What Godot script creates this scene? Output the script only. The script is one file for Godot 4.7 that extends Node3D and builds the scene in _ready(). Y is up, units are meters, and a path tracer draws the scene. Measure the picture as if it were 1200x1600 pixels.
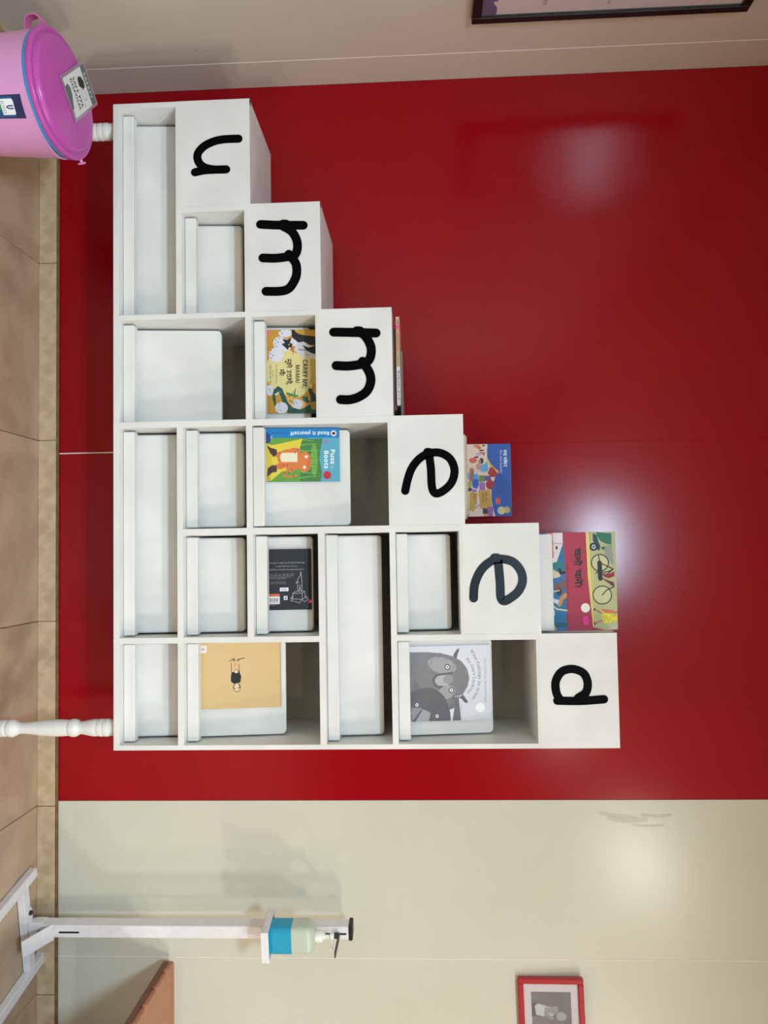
extends Node3D
# A stepped white picture-book shelf that spells a word, against a red and cream panelled wall.
# The photograph was taken with the camera turned on its side: the camera is rolled, the room stands upright.

# ------------------------------------------------------------------ small helpers
var used := {}

func numbered(called: String, parent: Node) -> String:
	var key := str(parent.get_instance_id()) + "/" + called
	var n: int = used.get(key, 0)
	used[key] = n + 1
	return called if n == 0 else "%s_%03d" % [called, n]

func mb() -> SurfaceTool:
	var st := SurfaceTool.new()
	st.begin(Mesh.PRIMITIVE_TRIANGLES)
	return st

func obj(called: String, st: SurfaceTool, m: Material, parent: Node = self) -> MeshInstance3D:
	var o := MeshInstance3D.new()
	o.name = numbered(called, parent)
	o.mesh = st.commit()
	o.material_override = m
	parent.add_child(o, true)
	return o

func put(called: String, mesh: Mesh, m: Material, parent: Node, at: Vector3) -> MeshInstance3D:
	var o := MeshInstance3D.new()
	o.name = numbered(called, parent)
	o.mesh = mesh
	o.material_override = m
	parent.add_child(o, true)
	o.position = at
	return o

func base(called: String, at := Vector3.ZERO, turn := 0.0) -> Node3D:
	var o := Node3D.new()
	o.name = numbered(called, self)
	add_child(o, true)
	o.position = at
	o.rotation.y = turn
	return o

func tag(o: Node, label: String, category: String, group := "") -> Node:
	o.set_meta("label", label)
	o.set_meta("category", category)
	if group != "":
		o.set_meta("group", group)
	return o

func structure(o: Node) -> Node:
	o.set_meta("kind", "structure")
	return o

# one triangle, wound clockwise as seen from the side that n points to
func tri(st: SurfaceTool, a: Vector3, b: Vector3, c: Vector3, n: Vector3) -> void:
	if (b - a).cross(c - a).dot(n) > 0.0:
		var t := b
		b = c
		c = t
	for p in [a, b, c]:
		st.set_normal(n)
		st.set_uv(Vector2.ZERO)
		st.add_vertex(p)

func quad(st: SurfaceTool, a: Vector3, b: Vector3, c: Vector3, d: Vector3, n: Vector3) -> void:
	tri(st, a, b, c, n)
	tri(st, a, c, d, n)

# triangle with its own normals (smooth shading)
func stri(st: SurfaceTool, p: Array, n: Array) -> void:
	var mid: Vector3 = n[0] + n[1] + n[2]
	var order := [0, 1, 2]
	if (p[1] - p[0]).cross(p[2] - p[0]).dot(mid) > 0.0:
		order = [0, 2, 1]
	for k in order:
		st.set_normal((n[k] as Vector3).normalized())
		st.set_uv(Vector2.ZERO)
		st.add_vertex(p[k])

# box with chamfered edges
func cbox(st: SurfaceTool, at: Vector3, size: Vector3, c := 0.001, t := Transform3D.IDENTITY) -> SurfaceTool:
	var h := size / 2.0
	c = minf(c, minf(h.x, minf(h.y, h.z)) * 0.9)
	var vert := func(s: Vector3, axis: int) -> Vector3:
		var p := Vector3(s.x * h.x, s.y * h.y, s.z * h.z)
		for k in 3:
			if k != axis:
				p[k] -= s[k] * c
		return t * (at + p)
	for axis in 3:
		var u := (axis + 1) % 3
		var v := (axis + 2) % 3
		for s in [-1.0, 1.0]:
			var q := []
			for uv in [[-1, -1], [1, -1], [1, 1], [-1, 1]]:
				var sg := Vector3.ZERO
				sg[axis] = s
				sg[u] = uv[0]
				sg[v] = uv[1]
				q.append(vert.call(sg, axis))
			var n := Vector3.ZERO
			n[axis] = s
			quad(st, q[0], q[1], q[2], q[3], (t.basis * n).normalized())
		# the four edges that run along this axis
		for su in [-1.0, 1.0]:
			for sv in [-1.0, 1.0]:
				var lo := Vector3.ZERO
				lo[u] = su
				lo[v] = sv
				var hi := lo
				lo[axis] = -1.0
				hi[axis] = 1.0
				var n2 := Vector3.ZERO
				n2[u] = su
				n2[v] = sv
				quad(st, vert.call(lo, u), vert.call(hi, u), vert.call(hi, v), vert.call(lo, v), (t.basis * n2).normalized())
	for sx in [-1.0, 1.0]:
		for sy in [-1.0, 1.0]:
			for sz in [-1.0, 1.0]:
				var sg2 := Vector3(sx, sy, sz)
				tri(st, vert.call(sg2, 0), vert.call(sg2, 1), vert.call(sg2, 2), (t.basis * sg2).normalized())
	return st

# box given by its two corners
func span(st: SurfaceTool, lo: Vector3, hi: Vector3, c := 0.001) -> SurfaceTool:
	return cbox(st, (lo + hi) / 2.0, hi - lo, c)

func box_mesh(size: Vector3, c := 0.001) -> ArrayMesh:
	return cbox(mb(), Vector3.ZERO, size, c).commit()

func round_rect(w: float, h: float, r: float, n := 5) -> PackedVector2Array:
	var out := PackedVector2Array()
	for k in 4:
		var cx := (w / 2.0 - r) * (1.0 if k == 0 or k == 3 else -1.0)
		var cy := (h / 2.0 - r) * (1.0 if k < 2 else -1.0)
		for j in n + 1:
			var a := PI / 2.0 * (k + float(j) / n)
			out.append(Vector2(cx + r * cos(a), cy + r * sin(a)))
	return out

# upright slab with rounded corners and rounded front and back edges, z from z0 to z1
func slab(st: SurfaceTool, w: float, h: float, r: float, z0: float, z1: float, b: float, t := Transform3D.IDENTITY, bb := 0.0) -> SurfaceTool:
	var rings := []
	if bb <= 0.0:
		bb = b
	var steps := 3
	for j in steps + 1:
		var a := PI / 2.0 * j / steps
		var off := bb * (1.0 - sin(a))
		rings.append([round_rect(w - 2 * off, h - 2 * off, maxf(r - off, 0.0004)), z0 + bb * (1.0 - cos(a)), -cos(a), sin(a)])
	for j in steps + 1:
		var a := PI / 2.0 * j / steps
		var off := b * (1.0 - cos(a))
		rings.append([round_rect(w - 2 * off, h - 2 * off, maxf(r - off, 0.0004)), z1 - b * (1.0 - sin(a)), sin(a), cos(a)])
	var m: int = rings[0][0].size()
	var side := round_rect(2.0, 2.0, 1.0)
	for k in rings.size() - 1:
		for i in m:
			var j := (i + 1) % m
			var p := []
			var n := []
			for e in [[k, i], [k, j], [k + 1, j], [k + 1, i]]:
				var g: Array = rings[e[0]]
				var q: Vector2 = g[0][e[1]]
				p.append(t * Vector3(q.x, q.y, g[1]))
				n.append((t.basis * Vector3(side[e[1]].x * g[3], side[e[1]].y * g[3], g[2])).normalized())
			stri(st, [p[0], p[1], p[2]], [n[0], n[1], n[2]])
			stri(st, [p[0], p[2], p[3]], [n[0], n[2], n[3]])
	for e in [[0, -1.0], [rings.size() - 1, 1.0]]:
		var g: Array = rings[e[0]]
		for i in range(1, m - 1):
			tri(st, t * Vector3(g[0][0].x, g[0][0].y, g[1]), t * Vector3(g[0][i].x, g[0][i].y, g[1]), t * Vector3(g[0][i + 1].x, g[0][i + 1].y, g[1]), (t.basis * Vector3(0, 0, e[1])).normalized())
	return st

# solid of revolution about y; prof is a list of (radius, height); round beads come from many points
func lathe(st: SurfaceTool, prof: Array, t := Transform3D.IDENTITY, n := 40, squash := Vector2.ONE) -> SurfaceTool:
	var fn := []
	for k in prof.size() - 1:
		var d: Vector2 = prof[k + 1] - prof[k]
		fn.append(Vector2(d.y, -d.x).normalized())
	for k in prof.size() - 1:
		var na: Vector2 = fn[k]
		var nb: Vector2 = fn[k]
		if k > 0 and fn[k].dot(fn[k - 1]) > 0.7:
			na = (fn[k] + fn[k - 1]).normalized()
		if k < fn.size() - 1 and fn[k].dot(fn[k + 1]) > 0.7:
			nb = (fn[k] + fn[k + 1]).normalized()
		for i in n:
			var p := []
			var nn := []
			for e in [[i, 0], [i + 1, 0], [i + 1, 1], [i, 1]]:
				var a := TAU * float(e[0] % n) / n
				var q: Vector2 = prof[k + e[1]]
				var m: Vector2 = na if e[1] == 0 else nb
				p.append(t * Vector3(q.x * cos(a) * squash.x, q.y, q.x * sin(a) * squash.y))
				nn.append((t.basis * Vector3(m.x * cos(a), m.y, m.x * sin(a))).normalized())
			if prof[k].x > 1e-6:
				stri(st, [p[0], p[1], p[2]], [nn[0], nn[1], nn[2]])
			if prof[k + 1].x > 1e-6:
				stri(st, [p[0], p[2], p[3]], [nn[0], nn[2], nn[3]])
	return st

# rounded-rectangle sections stacked along y (bottles): each section is [half x, half z, corner radius, y]
func loft(st: SurfaceTool, sections: Array, t := Transform3D.IDENTITY) -> SurfaceTool:
	var rings := []
	for s in sections:
		rings.append(round_rect(s[0] * 2, s[1] * 2, s[2], 6))
	var m: int = rings[0].size()
	var side := round_rect(2.0, 2.0, 1.0, 6)
	for k in rings.size() - 1:
		for i in m:
			var j := (i + 1) % m
			var p := []
			var n := []
			for e in [[k, i], [k, j], [k + 1, j], [k + 1, i]]:
				var q: Vector2 = rings[e[0]][e[1]]
				p.append(t * Vector3(q.x, sections[e[0]][3], q.y))
				var lo := maxi(e[0] - 1, 0)
				var hi := mini(e[0] + 1, rings.size() - 1)
				var slope: float = -(sections[hi][0] - sections[lo][0]) / maxf(sections[hi][3] - sections[lo][3], 1e-5)
				n.append((t.basis * Vector3(side[e[1]].x, clampf(slope, -4, 4), side[e[1]].y)).normalized())
			stri(st, [p[0], p[1], p[2]], [n[0], n[1], n[2]])
			stri(st, [p[0], p[2], p[3]], [n[0], n[2], n[3]])
	for e in [[0, -1.0], [rings.size() - 1, 1.0]]:
		var r: PackedVector2Array = rings[e[0]]
		var y: float = sections[e[0]][3]
		for i in range(1, m - 1):
			tri(st, t * Vector3(r[0].x, y, r[0].y), t * Vector3(r[i].x, y, r[i].y), t * Vector3(r[i + 1].x, y, r[i + 1].y), t.basis * Vector3(0, e[1], 0))
	return st

# a flat strap of width w (along z) and thickness h that follows a path in the xy plane
func strap(st: SurfaceTool, path: Array, w: float, h: float, t := Transform3D.IDENTITY) -> SurfaceTool:
	for k in path.size() - 1:
		var q := []
		var nn := []
		for j in [k, k + 1]:
			var a: Vector2 = path[maxi(j - 1, 0)]
			var b: Vector2 = path[mini(j + 1, path.size() - 1)]
			var n := (b - a).normalized().orthogonal()
			nn.append(n)
			var o: Vector2 = path[j] + n * h / 2
			var i: Vector2 = path[j] - n * h / 2
			q.append([Vector3(o.x, o.y, w / 2), Vector3(o.x, o.y, -w / 2), Vector3(i.x, i.y, -w / 2), Vector3(i.x, i.y, w / 2)])
		var up := Vector3(nn[0].x + nn[1].x, nn[0].y + nn[1].y, 0).normalized()
		var dirs := [up, Vector3(0, 0, -1), -up, Vector3(0, 0, 1)]
		for e in 4:
			var f := (e + 1) % 4
			quad(st, t * q[0][e], t * q[0][f], t * q[1][f], t * q[1][e], t.basis * dirs[e])
		var along := Vector3(path[k + 1].x - path[k].x, path[k + 1].y - path[k].y, 0).normalized()
		if k == 0:
			quad(st, t * q[0][0], t * q[0][1], t * q[0][2], t * q[0][3], t.basis * -along)
		if k == path.size() - 2:
			quad(st, t * q[1][0], t * q[1][1], t * q[1][2], t * q[1][3], t.basis * along)
	return st

func smooth(pts: Array, per := 6) -> Array:
	var out := []
	for k in pts.size() - 1:
		var a: Vector2 = pts[maxi(k - 1, 0)]
		var d: Vector2 = pts[mini(k + 2, pts.size() - 1)]
		for j in per:
			out.append((pts[k] as Vector2).cubic_interpolate(pts[k + 1], a, d, float(j) / per))
	out.append(pts[-1])
	return out

func v2(flat: Array) -> Array:
	var out := []
	for k in range(0, flat.size(), 2):
		out.append(Vector2(flat[k], flat[k + 1]))
	return out

# a brush stroke with round ends cut out of thin sheet, z from z0 to z1
func stroke(st: SurfaceTool, flat: Array, w: float, z0: float, z1: float) -> SurfaceTool:
	var pts := smooth(v2(flat))
	var outline := []
	var back := []
	for k in pts.size():
		var d: Vector2 = (pts[mini(k + 1, pts.size() - 1)] - pts[maxi(k - 1, 0)]).normalized()
		var n := d.orthogonal() * w / 2
		outline.append(pts[k] + n)
		back.append(pts[k] - n)
	for k in pts.size() - 1:
		var a: Vector2 = outline[k]
		var b: Vector2 = outline[k + 1]
		var c: Vector2 = back[k + 1]
		var d: Vector2 = back[k]
		quad(st, Vector3(a.x, a.y, z1), Vector3(b.x, b.y, z1), Vector3(c.x, c.y, z1), Vector3(d.x, d.y, z1), Vector3.BACK)
		var m1 := (a + b - c - d).normalized()
		quad(st, Vector3(a.x, a.y, z1), Vector3(b.x, b.y, z1), Vector3(b.x, b.y, z0), Vector3(a.x, a.y, z0), Vector3(m1.x, m1.y, 0))
		quad(st, Vector3(d.x, d.y, z1), Vector3(c.x, c.y, z1), Vector3(c.x, c.y, z0), Vector3(d.x, d.y, z0), -Vector3(m1.x, m1.y, 0))
	for e in [[0, 1], [pts.size() - 1, pts.size() - 2]]:
		var o: Vector2 = pts[e[0]]
		var d: Vector2 = (o - pts[e[1]]).normalized()
		for j in 8:
			var a := o + d.rotated(-PI / 2 + PI * j / 8.0) * w / 2
			var b := o + d.rotated(-PI / 2 + PI * (j + 1) / 8.0) * w / 2
			tri(st, Vector3(o.x, o.y, z1), Vector3(a.x, a.y, z1), Vector3(b.x, b.y, z1), Vector3.BACK)
			var m := (a + b - o * 2).normalized()
			quad(st, Vector3(a.x, a.y, z1), Vector3(b.x, b.y, z1), Vector3(b.x, b.y, z0), Vector3(a.x, a.y, z0), Vector3(m.x, m.y, 0))
	return st

# ------------------------------------------------------------------ materials
func mat(c: Color, rough := 0.6, spec := 0.5) -> StandardMaterial3D:
	var m := StandardMaterial3D.new()
	m.albedo_color = c
	m.roughness = rough
	m.metallic_specular = spec
	return m

func rgb(r: int, g: int, b: int) -> Color:
	return Color8(r, g, b)

# blotchy tone of a painted or stone surface: colour noise between two tones, laid over the world by its position
func grain(a: Color, b: Color, freq: float, seed_no: int, metres: float, rough := 0.6, spec := 0.5, gain := 1.0, px := 256) -> StandardMaterial3D:
	var n := FastNoiseLite.new()
	n.seed = seed_no
	n.noise_type = FastNoiseLite.TYPE_SIMPLEX_SMOOTH
	n.frequency = freq
	n.fractal_octaves = 5
	var im := n.get_seamless_image(px, px)
	var out := Image.create_empty(px, px, false, Image.FORMAT_RGB8)
	for y in px:
		for x in px:
			var v := clampf((im.get_pixel(x, y).r - 0.5) * gain + 0.5, 0.0, 1.0)
			out.set_pixel(x, y, a.lerp(b, v))
	var m := mat(Color.WHITE, rough, spec)
	m.albedo_texture = ImageTexture.create_from_image(out)
	m.uv1_triplanar = true
	m.uv1_world_triplanar = true
	m.uv1_scale = Vector3.ONE / metres
	return m

# ------------------------------------------------------------------ flat print: a sheet to draw covers on
# Sheet units: x runs up the cover, y runs to the right; the sheet spans x0..x1 and y0..y1.
class Sheet:
	var im: Image
	var x0: float
	var x1: float
	var y0: float
	var k: float
	var fonts := {}

	func _init(ax0: float, ax1: float, ay0: float, ay1: float, px_wide: int, back: Color) -> void:
		x0 = ax0
		x1 = ax1
		y0 = ay0
		k = px_wide / (ay1 - ay0)
		im = Image.create_empty(px_wide, int((x1 - x0) * k), false, Image.FORMAT_RGB8)
		im.fill(back)

	func at(p: Vector2) -> Vector2:
		return Vector2((p.y - y0) * k, (x1 - p.x) * k)

	func fill(poly: Array, c: Color) -> void:  # pixels, even-odd
		var top := INF
		var low := -INF
		for p in poly:
			top = minf(top, p.y)
			low = maxf(low, p.y)
		var w := im.get_width()
		for y in range(maxi(0, int(floor(top))), mini(im.get_height(), int(ceil(low)) + 1)):
			var xs := []
			var yy := y + 0.5
			for i in poly.size():
				var a: Vector2 = poly[i]
				var b: Vector2 = poly[(i + 1) % poly.size()]
				if (a.y <= yy) != (b.y <= yy):
					xs.append(a.x + (yy - a.y) / (b.y - a.y) * (b.x - a.x))
			xs.sort()
			for i in range(0, xs.size() - 1, 2):
				var l := clampi(int(round(xs[i])), 0, w)
				var r := clampi(int(round(xs[i + 1])), 0, w)
				if r > l:
					im.fill_rect(Rect2i(l, y, r - l, 1), c)

	func poly(flat: Array, c: Color) -> void:
		var q := []
		for i in range(0, flat.size(), 2):
			q.append(at(Vector2(flat[i], flat[i + 1])))
		fill(q, c)

	func rect(ax: float, ay: float, bx: float, by: float, c: Color) -> void:
		poly([ax, ay, bx, ay, bx, by, ax, by], c)

	func ell(cx: float, cy: float, rx: float, ry: float, c: Color, rot := 0.0) -> void:
		var q := []
		for i in 28:
			var d := Vector2(rx * cos(TAU * i / 28), ry * sin(TAU * i / 28)).rotated(rot)
			q.append(at(Vector2(cx, cy) + d))
		fill(q, c)

	func line(flat: Array, w: float, c: Color, w2 := -1.0) -> void:
		var q := []
		for i in range(0, flat.size(), 2):
			q.append(Vector2(flat[i], flat[i + 1]))
		if w2 < 0.0:
			w2 = w
		for i in q.size() - 1:
			var a: Vector2 = q[i]
			var b: Vector2 = q[i + 1]
			var wa := lerpf(w, w2, float(i) / maxi(1, q.size() - 1)) / 2
			var wb := lerpf(w, w2, float(i + 1) / maxi(1, q.size() - 1)) / 2
			var n := (b - a).normalized().orthogonal()
			fill([at(a + n * wa), at(b + n * wb), at(b - n * wb), at(a - n * wa)], c)
			if wa * k > 0.9:
				ell(a.x, a.y, wa, wa, c)
				ell(b.x, b.y, wb, wb, c)

	# shapes drawn as pen lines in a frame: o is the frame's corner, right and up its axes (sheet vectors)
	func pen(lines: Array, o: Vector2, right: Vector2, up: Vector2, w: float, c: Color) -> void:
		for l in lines:
			var q := []
			for i in range(0, l.size(), 2):
				var p: Vector2 = o + right * l[i] + up * l[i + 1]
				q.append(p.x)
				q.append(p.y)
			line(q, w, c)

	func glyphs(s: String, kind: String) -> Array:  # [triangles in em units, advance]
		var key := kind + "|" + s
		if not fonts.has(key):
			var f := SystemFont.new()
			f.font_names = PackedStringArray([kind.trim_suffix(" Bold")])
			if kind.ends_with("Bold"):
				f.font_weight = 700
			var t := TextMesh.new()
			t.font = f
			t.font_size = 64
			t.pixel_size = 1.0 / 64
			t.depth = 0.0
			t.curve_step = 2.0
			t.text = s
			t.horizontal_alignment = HORIZONTAL_ALIGNMENT_LEFT
			var pts := []
			if t.get_surface_count() > 0:
				var arr := t.surface_get_arrays(0)
				var v: PackedVector3Array = arr[Mesh.ARRAY_VERTEX]
				for i in arr[Mesh.ARRAY_INDEX]:
					pts.append(Vector2(v[i].x, v[i].y))
			var box := t.get_aabb()
			fonts[key] = [pts, box]
		return fonts[key]

	# text whose capitals are cap high, fitted to a length; ang turns it anticlockwise; o is the start of the base line
	func text(s: String, o: Vector2, length: float, cap: float, c: Color, ang := 0.0, kind := "Droid Sans") -> void:
		var g := glyphs(s, kind)
		var box: AABB = g[1]
		var ref: AABB = glyphs("H", kind)[1]
		var low := ref.position.y
		var sy := cap / ref.size.y
		var sx := length / maxf(box.size.x, 0.01)
		var right := Vector2(sin(ang), cos(ang))
		var up := Vector2(cos(ang), -sin(ang))
		var ref_low := 0.0
		# TextMesh centres its line on the origin, so the base line is where a capital H ends
		ref_low = low
		var pts: Array = g[0]
		for i in range(0, pts.size(), 3):
			var q := []
			for j in 3:
				var p: Vector2 = pts[i + j]
				q.append(at(o + right * (p.x - box.position.x) * sx + up * (p.y - ref_low) * sy))
			fill(q, c)

	# a line of unreadably small print: broken dashes
	func small_print(o: Vector2, length: float, h: float, c: Color, ang := 0.0, seed_no := 1) -> void:
		var rng := RandomNumberGenerator.new()
		rng.seed = seed_no
		var right := Vector2(sin(ang), cos(ang))
		var up := Vector2(cos(ang), -sin(ang))
		var x := 0.0
		while x < length:
			var w := h * rng.randf_range(0.35, 0.6)
			if rng.randf() > 0.17:
				var hh := h * (1.35 if rng.randf() > 0.7 else 0.95)
				var a := o + right * x
				fill([at(a), at(a + right * h * 0.17), at(a + right * h * 0.17 + up * hh), at(a + up * hh)], c)
				var b := a + up * h * (0.8 if rng.randf() > 0.5 else 0.05)
				fill([at(b), at(b + right * w * 0.8), at(b + right * w * 0.8 + up * h * 0.17), at(b + up * h * 0.17)], c)
			x += w

	func material(rough := 0.55) -> StandardMaterial3D:
		var m := StandardMaterial3D.new()
		m.albedo_texture = ImageTexture.create_from_image(im)
		m.roughness = rough
		return m

# Hindi letters as pen lines, unit height below the head line (y = 0 at the head line, -1 at the foot); last entry is the width
var hindi := {
	"ch": [[[0, 0, 0.85, 0], [0.7, 0, 0.7, -1], [0.1, -0.3, 0.7, -0.3], [0.18, -0.3, 0.2, -0.6, 0.4, -0.78, 0.7, -0.7]], 0.85],
	"la": [[[0, 0, 0.9, 0], [0.78, 0, 0.78, -1], [0.15, -0.9, 0.05, -0.6, 0.15, -0.35, 0.35, -0.4, 0.42, -0.7], [0.42, -0.55, 0.55, -0.35, 0.78, -0.5]], 0.9],
	"o": [[[0, 0, 0.35, 0], [0.2, 0, 0.2, -1], [0.2, 0, 0.05, 0.28, -0.15, 0.34]], 0.35],
	"en": [[[0, 0, 0.1, 0], [-0.1, 0, -0.25, 0.25, -0.45, 0.3], [0.05, 0.26, 0.08, 0.32]], 0.1],
	"n": [[[0, 0, 0.75, 0], [0.62, 0, 0.62, -1], [0.15, -0.5, 0.62, -0.5], [0.15, -0.5, 0.08, -0.62, 0.2, -0.7, 0.27, -0.55]], 0.75],
	"y": [[[0, 0, 0.8, 0], [0.68, 0, 0.68, -1], [0.1, -0.12, 0.22, -0.3, 0.1, -0.5, 0.3, -0.72, 0.68, -0.6]], 0.8],
	"aa": [[[0, 0, 0.3, 0], [0.15, 0, 0.15, -1]], 0.3],
	"s": [[[0, 0, 0.95, 0], [0.82, 0, 0.82, -1], [0.12, -0.1, 0.3, -0.2, 0.22, -0.45, 0.08, -0.45, 0.4, -0.95], [0.25, -0.5, 0.82, -0.5]], 0.95],
	"ve": [[[0, 0, 0.7, 0], [0.58, 0, 0.58, -1], [0.58, -0.35, 0.25, -0.3, 0.1, -0.5, 0.25, -0.7, 0.58, -0.65], [0.5, 0, 0.3, 0.25, 0.1, 0.3]], 0.7],
	"t": [[[0, 0, 0.7, 0], [0.4, 0, 0.4, -0.2, 0.15, -0.35, 0.1, -0.6, 0.3, -0.85, 0.6, -0.75]], 0.7],
	"r": [[[0, 0, 0.6, 0], [0.3, 0, 0.42, -0.25, 0.25, -0.45, 0.1, -0.45, 0.5, -0.95]], 0.6],
	"mu": [[[0, 0, 0.8, 0], [0.68, 0, 0.68, -1], [0.22, 0, 0.22, -0.65, 0.08, -0.75, 0.1, -0.55, 0.68, -0.6], [0.6, -1.0, 0.35, -1.15, 0.5, -1.35, 0.8, -1.25]], 0.8],
	"jhe": [[[0, 0, 0.95, 0], [0.82, 0, 0.82, -1], [0.35, 0, 0.3, -0.2, 0.1, -0.3, 0.3, -0.5, 0.1, -0.7, 0.35, -0.95], [0.3, -0.45, 0.82, -0.45], [0.8, 0, 0.6, 0.25, 0.4, 0.3]], 0.95],
	"u": [[[0, 0, 0.75, 0], [0.4, 0, 0.5, -0.2, 0.2, -0.42, 0.5, -0.6, 0.4, -0.95, 0.05, -0.8]], 0.75],
	"tha": [[[0, 0, 0.75, 0], [0.38, 0, 0.38, -0.2], [0.38, -0.2, 0.1, -0.4, 0.15, -0.8, 0.4, -0.95, 0.65, -0.75, 0.6, -0.35, 0.38, -0.2]], 0.75],
	"ao": [[[0, 0, 1.25, 0], [0.2, -0.1, 0.4, -0.25, 0.2, -0.45, 0.42, -0.65, 0.1, -0.9], [0.35, -0.45, 0.8, -0.45], [0.8, 0, 0.8, -1], [1.1, 0, 1.1, -1], [1.1, 0, 0.95, 0.25, 0.75, 0.3]], 1.25],
	"maan": [[[0, 0, 1.1, 0], [0.68, 0, 0.68, -1], [0.22, 0, 0.22, -0.65, 0.08, -0.75, 0.1, -0.55, 0.68, -0.6], [0.98, 0, 0.98, -1], [0.6, 0.3, 0.75, 0.18, 0.95, 0.32], [0.76, 0.38, 0.8, 0.4]], 1.1],
	"!": [[[0.2, 0, 0.2, -0.65], [0.2, -0.9, 0.21, -0.95]], 0.4],
	",": [[[0.15, -0.85, 0.05, -1.15]], 0.3],
	" ": [[], 0.5],
}

func write_hindi(sh: Sheet, word: Array, o: Vector2, length: float, h: float, w: float, c: Color) -> void:
	var total := 0.0
	for g in word:
		total += hindi[g][1]
	var s := length / total
	var x := 0.0
	for g in word:
		sh.pen(hindi[g][0], o + Vector2(0, x * s), Vector2(0, s), Vector2(h, 0), w, c)
		x += hindi[g][1]

# ------------------------------------------------------------------ shared materials
var M := {}

func make_materials() -> void:
	M.white = grain(rgb(226, 226, 221), rgb(235, 235, 231), 0.008, 3, 0.55, 0.42, 0.45, 1.6)
	M.board = grain(rgb(226, 226, 220), rgb(237, 236, 231), 0.008, 8, 0.50, 0.5, 0.4, 1.5)
	M.scuff = grain(rgb(224, 224, 218), rgb(234, 233, 228), 0.008, 15, 0.5, 0.5, 0.4, 1.3)
	M.letter = mat(rgb(5, 5, 6), 0.35, 0.15)
	M.letter_blue = mat(rgb(26, 35, 46), 0.35, 0.35)
	M.red = grain(rgb(154, 0, 14), rgb(160, 0, 19), 0.01, 5, 1.2, 0.185, 0.40)
	M.cream = grain(rgb(208, 208, 190), rgb(213, 213, 197), 0.008, 6, 1.4, 0.25, 0.5)
	M.side_wall = grain(rgb(208, 201, 186), rgb(214, 207, 192), 0.008, 9, 1.4, 0.45, 0.5)
	M.seal_or_glint = mat(rgb(240, 234, 222), 0.4)
	M.tile = grain(rgb(176, 150, 124), rgb(194, 170, 143), 0.011, 11, 0.7, 0.33, 0.5, 1.7)
	M.tile2 = grain(rgb(171, 146, 120), rgb(190, 165, 138), 0.013, 12, 0.6, 0.33, 0.5, 1.7)
	M.skirting = grain(rgb(186, 164, 130), rgb(205, 184, 152), 0.03, 13, 0.4, 0.45, 0.5, 1.9)
	M.grout = mat(rgb(92, 74, 56), 0.9)
	M.far_wall = mat(rgb(70, 67, 64), 0.8)
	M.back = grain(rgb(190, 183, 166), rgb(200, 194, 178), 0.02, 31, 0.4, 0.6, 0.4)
	M.mortar = grain(rgb(112, 88, 58), rgb(134, 108, 74), 0.03, 33, 0.3, 0.9, 0.3, 1.6)
	M.ceiling = mat(rgb(232, 230, 224), 0.9)
	M.steel_white = grain(rgb(226, 226, 228), rgb(238, 238, 240), 0.02, 17, 0.2, 0.35, 0.5, 1.4)
	M.black = mat(rgb(16, 16, 17), 0.45)
	M.iron = mat(rgb(58, 54, 52), 0.5)
	M.paper = mat(rgb(226, 221, 205), 0.85)
	M.card = mat(rgb(222, 223, 222), 0.6)

# ------------------------------------------------------------------ the scene
func _ready() -> void:
	# camera: turned on its side, about 2.5 m from the wall and 1.24 m above the floor
	var cam := Camera3D.new()
	cam.name = "camera"
	cam.fov = 65.4796
	cam.near = 0.05
	cam.far = 60.0
	var right := Vector3(0.01629644, 0.99877971, -0.04662095)
	var ahead := Vector3(-0.04610077, -0.04582699, -0.99788507)
	cam.transform = Transform3D(Basis(right, (-ahead).cross(right), -ahead).orthonormalized(), Vector3(0, 1.2351, 2.5293))
	add_child(cam)
	cam.current = true

	var we := WorldEnvironment.new()
	we.name = "world_environment"
	var env := Environment.new()
	env.background_mode = Environment.BG_COLOR
	env.background_color = Color(0.0, 0.0, 0.0)
	env.tonemap_mode = Environment.TONE_MAPPER_LINEAR
	env.tonemap_exposure = 1.19
	env.sdfgi_enabled = true
	env.ssao_enabled = true
	env.ssil_enabled = true
	we.environment = env
	add_child(we)

	make_materials()
	ceiling_lights()
	room()
	shelf()
	books()
	bin()
	sanitizer_stand()
	slatted_table()
	pictures()

const CEIL := 2.63

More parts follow.
